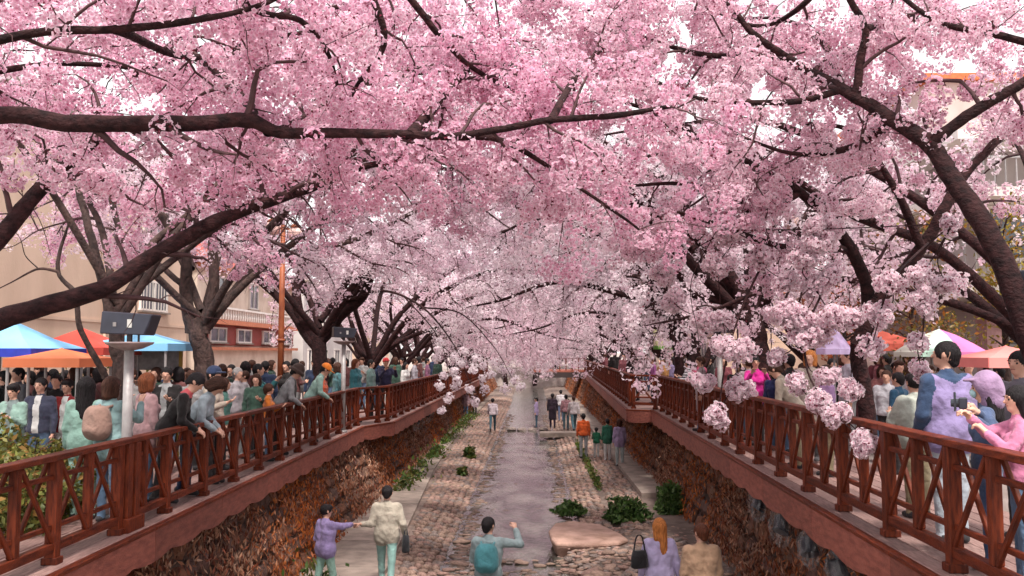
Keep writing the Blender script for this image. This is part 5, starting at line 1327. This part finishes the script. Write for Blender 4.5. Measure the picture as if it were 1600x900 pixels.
_x = _t.nodes.new('ShaderNodeBsdfTransparent'); _g = _t.nodes.new('ShaderNodeMixShader'); _n = _t.nodes.new('ShaderNodeTexNoise'); _n.inputs['Scale'].default_value = 5; _r = _t.nodes.new('ShaderNodeMapRange'); _r.inputs[1].default_value = .4; _r.inputs[2].default_value = .65; _r.inputs[3].default_value = .03; _r.inputs[4].default_value = .22
_t.links.new(_n.outputs['Fac'], _r.inputs[0]); _t.links.new(_r.outputs[0], _g.inputs[0]); _t.links.new(_x.outputs[0], _g.inputs[1]); _t.links.new(b_.outputs[0], _g.inputs[2]); _t.links.new(_g.outputs[0], _t.nodes['Material Output'].inputs[0])
def bag_mesh(seed):
    import bmesh
    rg = random.Random(seed); bm = bmesh.new(); bmesh.ops.create_icosphere(bm, subdivisions=3, radius=.2)
    for v in bm.verts:
        p = v.co.normalized(); k = 1 + .16*abs(math.sin(p.x*9 + seed)*math.sin(p.z*7 + p.y*6)) + rg.uniform(-.09, .09)
        v.co = Vector((p.x*.19*k, p.y*.19*k, (p.z*.24 - (.1*abs(p.z) if p.z < 0 else 0))*k))
    me = bpy.data.meshes.new('plastic_wrap'); bm.to_mesh(me); bm.free(); me.materials.append(BAG); return me
lampm = MB(); lampm.cyl((0, 0, -.10), (.05, .03, .10), .12, .09, 12); lampm.cyl((-.02, 0, -.13), (0, 0, -.10), .125, .125, 12)
LM = lampm.mesh('lamp_housing', DARKM); brm = MB(); brm.bar((0, 0, .08), (.18, .12, .42), .04, .04); BM_ = brm.mesh('bracket', DARKM)
for i, (x, y, z) in enumerate([(3.72, 15.1, 1.74), (3.72, 13.75, 1.64), (3.72, 12.35, 1.62), (3.70, 11.1, 1.60)]):
    o = empty('spotlight', (x, y, z), i*.7, ['spotlight wrapped in clear plastic under the right walkway, farthest of the four', 'spotlight wrapped in clear plastic under the right walkway, second farthest', 'spotlight wrapped in clear plastic under the right walkway, second nearest', 'spotlight wrapped in clear plastic under the right walkway, nearest of the four'][i], 'spotlight', 'wrapped spotlights under the walkways')
    link('lamp_housing', LM, o); link('plastic_wrap', bag_mesh(i), o, Matrix.Diagonal((.85, .85, .9 + .12*(i % 2), 1))); link('bracket', BM_, o)
for i, (x, y, z) in enumerate([(-4.55, 35.5, 1.55), (-4.5, 38.5, 1.6)]):
    o = empty('spotlight', (x, y, z), i, ['pale wrapped spotlight under the left walkway beyond its corner', 'smaller pale wrapped spotlight just beyond the first on the left'][i], 'spotlight', 'wrapped spotlights under the walkways')
    link('lamp_housing', LM, o); link('plastic_wrap', bag_mesh(7+i), o, Matrix.Scale(1.3, 4)); link('bracket', BM_, o)

# ------------------------------------------------------------------ tents and parasols
def canopy(c, hx, hy, ze, zt, zg, col, label, val=None, group='market canopies'):
    root = empty('canopy_tent', (c[0], c[1], zg), 0, label, 'tent', group)
    fab = mat('tent_%s' % '_'.join('%d' % (x*100) for x in col), col, .7, tuple(x*.88 for x in col), 2)
    e, t = ze - zg, zt - zg; m = MB(); s = .05
    vs = [(-hx, -hy, e), (hx, -hy, e), (hx, hy, e), (-hx, hy, e), (-hx*s, -hy*s, t - .02), (hx*s, -hy*s, t - .02), (hx*s, hy*s, t - .02), (-hx*s, hy*s, t - .02), (0, 0, t)]
    mid = [(x*.55, y*.55, e + (t-e)*.36) for x, y in ((-hx, -hy), (hx, -hy), (hx, hy), (-hx, hy))]
    vs += mid
    f = []
    for i in range(4):
        j = (i+1) % 4; f += [(i, j, 9+j, 9+i), (9+i, 9+j, 4+j, 4+i), (4+i, 4+j, 8)]
    m.add(vs, f); o = m.build('roof', fab, root); sd = o.modifiers.new('t', 'SOLIDIFY'); sd.thickness = .012
    m = MB(); v = .14
    for (x0, y0, x1, y1) in ((-hx, -hy, hx, -hy), (hx, -hy, hx, hy), (hx, hy, -hx, hy), (-hx, hy, -hx, -hy)):
        m.bar((x0, y0, e - v/2), (x1, y1, e - v/2), .012, v)
    m.build('valance', mat('tent_val_%s' % label[:6], val, .7) if val else fab, root)
    for sx in (-1, 1):
        for sy in (-1, 1):
            m = MB(); m.cyl((sx*(hx-.05), sy*(hy-.05), 0), (sx*(hx-.05), sy*(hy-.05), e), .025, .025, 8); m.build('leg', GREY, root)
BLUE = (.22, .52, .80)
canopy(P(22, 545, 15.2), .80, .9, 4.26, 4.72, ZL, BLUE, 'sky blue canopy tent at the left frame edge', (.02, .04, .42))
canopy(P(128, 545, 17.0), .8, .8, 4.28, 4.66, ZL, (.75, .09, .06), 'red canopy tent peeping out behind the orange one')
canopy(P(96, 555, 14.4), .60, .6, 4.10, 4.27, ZL, (.80, .22, .09), 'orange canopy tent low between the blue tent and the leaning trunk')
canopy(P(226, 540, 17.5), .78, .8, 4.36, 4.62, ZL, BLUE, 'light blue canopy tent behind the nearest floodlight lamp head')
canopy(P(1378, 540, 18.6), .72, .8, 4.36, 4.64, ZR, (.78, .16, .11), 'red awning tent left of the striped parasol')
canopy(P(1572, 560, 13.2), .55, .6, 4.12, 4.30, ZR, (.80, .24, .22), 'salmon pink tent at the right edge beside the striped parasol')
stall = empty('market_stall', (P(243, 552, 18).x, 18, ZL), 0, 'market stall with a mottled grey front under the light blue tent', 'stall')
m = MB(); m.box((0, 0, 1.95), (1.0, .05, .42)); m.build('banner', mat('mottled_print', (.46, .42, .42), .8, (.28, .26, .27), 9, detail=8), stall)
for sx in (-.52, .52):
    m = MB(); m.box((sx, 0, 1.1), (.06, .06, 2.2)); m.build('post', mat('yellow_paint', (.60, .36, .06), .6), stall)
m = MB(); m.box((0, 0, .9), (1.0, .5, .06)); m.build('counter', CONC, stall)
def parasol(c, r, ze, zt, zg, cols, label, cat='parasol', tilt=0):
    root = empty('parasol', (c[0], c[1], zg), 0, label, cat); n = 8; e, t = ze-zg, zt-zg
    for i in range(n):
        a0, a1 = 2*math.pi*i/n, 2*math.pi*(i+1)/n; m = MB()
        R0 = [Vector((r*k*math.cos(a0), r*k*math.sin(a0), t - (t-e)*k**1.3)) for k in (0.02, .35, .7, 1)]; R1 = [Vector((r*k*math.cos(a1), r*k*math.sin(a1), t - (t-e)*k**1.3)) for k in (0.02, .35, .7, 1)]
        R0.append(R0[3] - Vector((0, 0, .09))); R1.append(R1[3] - Vector((0, 0, .09)))
        m.add(R0 + R1, [(j, j+1, 6+j, 5+j) for j in range(4)])
        c_ = cols[i % len(cols)]; link('canopy_panel', m.mesh('panel', mat('parasol_%s' % '_'.join('%d' % (x*100) for x in c_), c_, .6, tuple(x*.9 for x in c_), 2)), root)
    m = MB(); m.cyl((0, 0, 0), (0, 0, t + .06), .022, .018, 8); m.build('pole', GREY, root)
    for i in range(n):
        a = 2*math.pi*i/n; m = MB(); m.bar((0, 0, t - .08), (r*.98*math.cos(a), r*.98*math.sin(a), e - .01), .012, .012); m.build('rib', GREY, root)
parasol(P(1468, 548, 17.5), .88, 4.20, 4.64, ZR, [(.52, .70, .58), (.08, .12, .26), (.72, .22, .08), (.74, .74, .66), (.80, .80, .70), (.58, .84, .70), (.86, .24, .56), (.56, .82, .66)], 'striped parasol in mint, white and pink behind the tall lilac jacket')
parasol(P(1303, 548, 15.3), .30, 4.25, 4.62, ZR, [(.55, .44, .68)], 'small lilac parasol half hidden by blossom and a dark trunk')
sg = empty('shop_sign', (P(1042, 525, 34).x, 34, ZR), 0, 'bright yellow-green sign board seen between thin trunks on the right', 'sign')
m = MB(); m.box((0, 0, 2.5), (1.0, .1, .95)); m.build('panel', mat('sign_face', (.75, .74, .38), .4), sg)
m = MB(); m.box((0, -.005, 1.97), (1.02, .1, .14)); m.build('stripe', mat('sign_green', (.16, .42, .05), .4), sg)
m = MB(); m.cyl((0, 0, 0), (0, 0, 1.9), .05, .05, 8); m.build('post', GREY, sg)

# ------------------------------------------------------------------ buildings
PLAST = mat('peach_plaster', (.74, .54, .42), .9, (.58, .41, .31), .7, .3, 20, stretch=(1, 1, .35), detail=9)
WHITEP = mat('white_paint', (.74, .68, .64), .6, (.66, .60, .56), 3)
GLASS = mat('window_glass', (.10, .12, .14), .08, (.06, .07, .09), 2, spec=.8)
REDT = mat('red_tiles', (.36, .05, .035), .6, (.26, .035, .025), 8)
TERRA = mat('terracotta_trim', (.50, .17, .09), .7, (.40, .13, .07), 5)
CREAM = mat('cream_plaster', (.76, .62, .52), .85, (.60, .46, .37), 1.5)
def window(root, o, w, h, face, bars=0, mull=1):
    """window on a facade facing +X, -X ('x+','x-') or -Y ('y-'); o centre relative to root"""
    f = link('window', MB().box((0, 0, 0), (w, .06, h)).mesh('pane_back', GLASS), root)
    rz = {'x+': R(90), 'x-': R(-90), 'y-': 0}[face]; f.location = o; f.rotation_euler = (0, 0, rz)
    m = MB(); t = .07
    for (cx, cz, dx, dz) in ((0, h/2, w + .14, t), (0, -h/2, w + .14, t), (-w/2, 0, t, h - t), (w/2, 0, t, h - t)): m.box((cx, -.03, cz), (dx, .10, dz))
    for i in range(mull): m.box((-w/2 + w*(i+1)/(mull+1), -.03, 0), (.05, .08, h - t))
    link('frame', m.mesh('frame', WHITEP), f)
    if bars:
        m = MB()
        for i in range(bars): m.box((-w/2 + w*(i+.5)/bars, -.10, 0), (.025, .025, h))
        link('bars', m.mesh('bars', WHITEP), f)
    m = MB(); m.box((0, -.07, -h/2 - .07), (w + .25, .18, .06)); link('sill', m.mesh('sill', CONC), f)
bA = empty('apartment_building', (-17.5, 25, ZL), 0, 'plain peach plastered building with a barred window behind the left tents', 'building')
MB().box((0, 0, 4.6), (7, 22, 9.2)).build('wall', PLAST, bA); MB().box((.1, 0, 9.3), (7.4, 22.4, .25)).build('roof', CONC, bA)
MB().box((3.51, 0, 3.1), (.06, 22, .10)).build('ledge', PLAST, bA)
for yy in (-7.0, 7.7): window(bA, (3.5, yy, 4.15), 2.3, 1.05, 'x+', 9, 1)
for yy in (-7.0, 7.7): window(bA, (3.5, yy, 7.1), 2.0, 1.2, 'x+', 0, 1)
for yy in (-9.2, 3.9): MB().cyl((3.56, yy, .1), (3.56, yy, 9.1), .05, .05, 8).build('downpipe', PLAST, bA)
bS = empty('shop_building', (-17, 44.5, ZL), 0, 'cream and red shop building with terracotta bands behind the stout forked tree', 'building')
MB().box((0, 0, 2.9), (6, 15, 5.8)).build('wall', CREAM, bS)
for z, h, d in ((2.25, .14, .35), (3.42, .2, .5), (5.8, .2, .5)): MB().box((3 + d/2 - .02, 0, z), (d, 15.1, h)).build('cornice', TERRA, bS)
MB().box((3.03, 0, 2.86), (.08, 14.9, .9)).build('fascia_panel', REDT, bS)
for yy in (-5.2, -1.6, 2.4, 5.8): window(bS, (3.09, yy, 2.86), 2.0, .6, 'x+', 0, 1)
m = MB()
for i in range(44): m.lathe((3.42, -7.2 + i*.335, 3.54), [(.05, 0), (.075, .16), (.045, .3), (.06, .46)], 6)
m.build('balustrade', WHITEP, bS)['kind'] = 'stuff'; MB().box((3.42, 0, 4.04), (.2, 14.9, .09)).build('handrail', WHITEP, bS)
for yy in (-5.0, 0, 5.0): window(bS, (3.0, yy, 4.85), 1.3, 1.2, 'x+', 0, 1)
m = MB(); m.add([(-3.3, -7.8, 5.92), (3.4, -7.8, 5.92), (3.4, 7.8, 5.92), (-3.3, 7.8, 5.92), (0, -5.6, 8.2), (0, 5.6, 8.2)], [(0, 1, 4), (1, 2, 5, 4), (2, 3, 5), (3, 0, 4, 5), (0, 3, 2, 1)]); m.build('roof', REDT, bS)
m = MB(); m.add([(3.15, 1.2, 5.92), (3.15, 5.4, 5.92), (3.15, 3.3, 7.7), (0, 1.2, 5.92), (0, 5.4, 5.92), (0, 3.3, 7.7)], [(0, 1, 2), (0, 2, 5, 3), (1, 4, 5, 2)]); m.build('gable', CREAM, bS)
def plain_house(x, y, zg, sx, sy, h, face, m_, label, rows, n, trim):
    r = empty('house', (x, y, zg), 0, label, 'building'); MB().box((0, 0, h/2), (sx, sy, h)).build('wall', m_, r); MB().box((0, 0, h + .12), (sx + .5, sy + .5, .24)).build('roof', trim, r)
    for k in range(rows):
        for i in range(n):
            u = (i + .5)/n - .5; z = 1.6 + k*2.9
            if face[0] == 'x': window(r, ((sx/2 if face == 'x+' else -sx/2), u*sy, z), 1.5, 1.3, face, 0, 1)
            else: window(r, (u*sx, -sy/2, z), 1.5, 1.3, face, 0, 1)
    return r
plain_house(-17, 62, ZL, 6, 15, 6.4, 'x+', mat('grey_white_plaster', (.62, .58, .57), .9, (.54, .5, .49), 1.2), 'pale two storey house beyond the red and cream shop on the left', 2, 4, CONC)
plain_house(-17, 84, ZL, 6, 20, 7, 'x+', PLAST, 'far peach house glimpsed through the trunks of the left row', 2, 5, TERRA)
rA = plain_house(19, 36, ZR, 10.4, 10, 11.2, 'y-', mat('rose_render', (.60, .46, .43), .9, (.52, .39, .36), 1.5), 'tall rose coloured building with an orange roof edge high on the right', 3, 4, mat('orange_edge', (.72, .16, .05), .6))
plain_house(12.2, 47, ZR, 7, 12, 4.4, 'x-', PLAST, 'low peach house behind the tree above the magenta jacket', 1, 4, TERRA)
plain_house(13.5, 68, ZR, 7, 22, 6.6, 'x-', CREAM, 'far cream building behind the right row of trees', 2, 6, CONC)
bB = empty('corner_building', (13.2, 23, ZR), 0, 'pinkish corner building with white balcony bands and a grey shutter at the right edge', 'building')
PB = mat('pink_brick', (.42, .24, .24), .85, (.34, .18, .18), 12, .3, 30)
MB().box((.35, .6, 3.2), (6.9, 6, 6.4)).build('wall', mat('grey_render', (.50, .44, .42), .9, (.42, .36, .35), 1.5), bB)
for z in (3.1, 5.25, 6.5): MB().box((0, -.2, z), (8.0, 7.0, .2 if z > 4 else .26)).build('balcony_slab', WHITEP, bB)
for i, x in enumerate((-3.1, -.6, 2.4)): MB().box((x, -3.0, 1.48), (.42, .5, 2.95)).build('pillar', PB, bB)
for k, (z0, z1) in enumerate(((3.24, 4.1), (5.36, 6.0))):
    for i in range(34): link('baluster', box_mesh(.03, .03, z1-z0, GREY), bB, Matrix.Translation((-3.9 + i*.235, -3.6, (z0+z1)/2)))
    MB().box((0, -3.6, z1 + .02), (7.9, .06, .05)).build('handrail', GREY, bB)
for i in range(12): link('shutter_slat', box_mesh(2.0, .05, .19, mat('shutter_grey', (.30, .29, .28), .5, metal=.2)), bB, Matrix.Translation((-1.85, -2.45, .25 + i*.205)))
window(bB, (-1.9, -2.43, 4.5), 1.8, 1.2, 'y-', 0, 1); window(bB, (1.2, -2.43, 4.5), 1.8, 1.2, 'y-', 0, 1)
# autumn coloured trees and a hedge line among the blossom
def leafy_tree(x, y, zg, h, rad, n, size, cols, label, rg):
    root = empty('leafy_tree', (x, y, zg), 0, label, 'tree')
    a = Acc(); t, r = resample([(0, 0, -.1), (.05, .03, h*.35), (-.04, .02, h*.8)], [.10, .075, .03], 12); V, F = tubes(t[None], r[None], 8); a.add(V, F); link('trunk', a.mesh('trunk', BARKG), root)
    a = Acc(); cs = []
    for i in range(26):
        z = h*(.32 + .6*i/26); an = rg.uniform(0, 6.28); e = np.array([math.cos(an)*rad*rg.uniform(.5, 1), math.sin(an)*rad*rg.uniform(.5, 1), z + rg.uniform(.2, .6)])
        p = np.array([[0, 0, z], e*[.5, .5, 1] - [0, 0, .1], e]); V, F = tubes(p[None], np.array([[.03, .02, .007]]), 4); a.add(V, F)
        cs.append(e + rg.normal(size=(n//26, 3))*rad*.22)
    link('limb', a.mesh('limb', BARKG), root)['kind'] = 'stuff'
    Pn = np.concatenate(cs); foliage('crown', Pn, size, palette(len(Pn), cols, rg), LEAF, root, 1.3, rg)['kind'] = 'stuff'
OLV = [(.20, .16, .03), (.30, .17, .03), (.34, .12, .025), (.12, .11, .03), (.16, .08, .03)]
leafy_tree(P(1470, 550, 17).x, 18.2, ZR, 4.3, 1.0, 2600, .085, OLV, 'olive and rust leaved tree between the near trunk and the striped parasol', rg)
leafy_tree(P(1562, 550, 19).x, 18.8, ZR, 4.9, .7, 1500, .09, [(.34, .26, .03), (.26, .2, .04), (.36, .17, .03)], 'yellow leaved tree right of the near leaning trunk', rg)
leafy_tree(P(1320, 550, 24).x, 24, ZR, 3.9, .75, 1800, .10, [(.48, .12, .04), (.40, .10, .04), (.32, .08, .03)], 'rusty orange leaved tree glimpsed behind the second right cherry', rg)
shrub('hedge', (P(255, 560, 21).x - 1, 21.5, ZL), (2.8, .5, 1.2), 3600, .10, HG, 'dull green hedge along the foot of the peach building', 'hedge', None, LEAF, rg, 10)
# ------------------------------------------------------------------ phones and cameras in hands
def gadget(x, y, z, d, rz, label, cat, m_=DARKM, lens=False):
    o = empty(cat.replace(' ', '_'), (x, y, z), rz, label, cat); link('case', box_mesh(*d, m_, .008), o)
    mm_ = MB(); mm_.box((0, -d[1]/2 - .001, 0), (d[0]*.88, .003, d[2]*.9)) if not lens else mm_.cyl((0, d[1]/2, 0), (0, d[1]/2 + .06, 0), .035, .032, 12)
    mm_.build('screen' if not lens else 'lens', mat('screen_glass', (.03, .035, .045), .1), o)
    return o
gadget(*(T2 + Vector((-.02, .03, .06))), (.12, .06, .09), R(62), 'black compact camera held up by the person in the mauve hood', 'camera', lens=True)
gadget(*(T3 + Vector((-.03, .05, .06))), (.075, .010, .15), R(60), 'dark phone held out by the person in the pink sweater', 'phone')

def handbag(loc, sx, sz, rz, c, label, strap=.32):
    o = empty('handbag', loc, rz, label, 'bag'); m = MB(); k = 10
    prof = [(.42, -.5), (.5, -.35), (.5, .1), (.42, .42), (.3, .5)]
    vs = []
    for z_, w_ in ((-.5, .80), (-.42, 1), (.2, .95), (.5, .78)):
        vs += [(math.copysign(abs(math.cos(t))**.6, math.cos(t))*sx/2*w_, math.copysign(abs(math.sin(t))**.6, math.sin(t))*.06*w_, z_*sz) for t in [2*math.pi*i/k for i in range(k)]]
    m.add(vs, [(r*k+i, r*k+(i+1) % k, (r+1)*k+(i+1) % k, (r+1)*k+i) for r in range(3) for i in range(k)] + [tuple(range(k-1, -1, -1)), tuple(range(3*k, 4*k))]); m.build('pouch', cloth(c), o, True)
    a = Acc(); t, r = resample([(-sx*.35, 0, sz*.45), (-sx*.2, 0, sz*.5 + strap*.8), (0, 0, sz*.5 + strap), (sx*.2, 0, sz*.5 + strap*.8), (sx*.35, 0, sz*.45)], [.012]*5, 14); V, F = tubes(t[None], r[None], 5); a.add(V, F); link('strap', a.mesh('strap', cloth(c)), o)
    return o
handbag(P(999, 874, 13.0), .26, .24, .4, (.02, .018, .022), 'black handbag at the left side of the orange-haired person', .22)
handbag(P(634, 850, 16.15), .12, .30, .9, (.02, .02, .024), 'narrow black bag dangling beside the person in the cream sweater', .12)
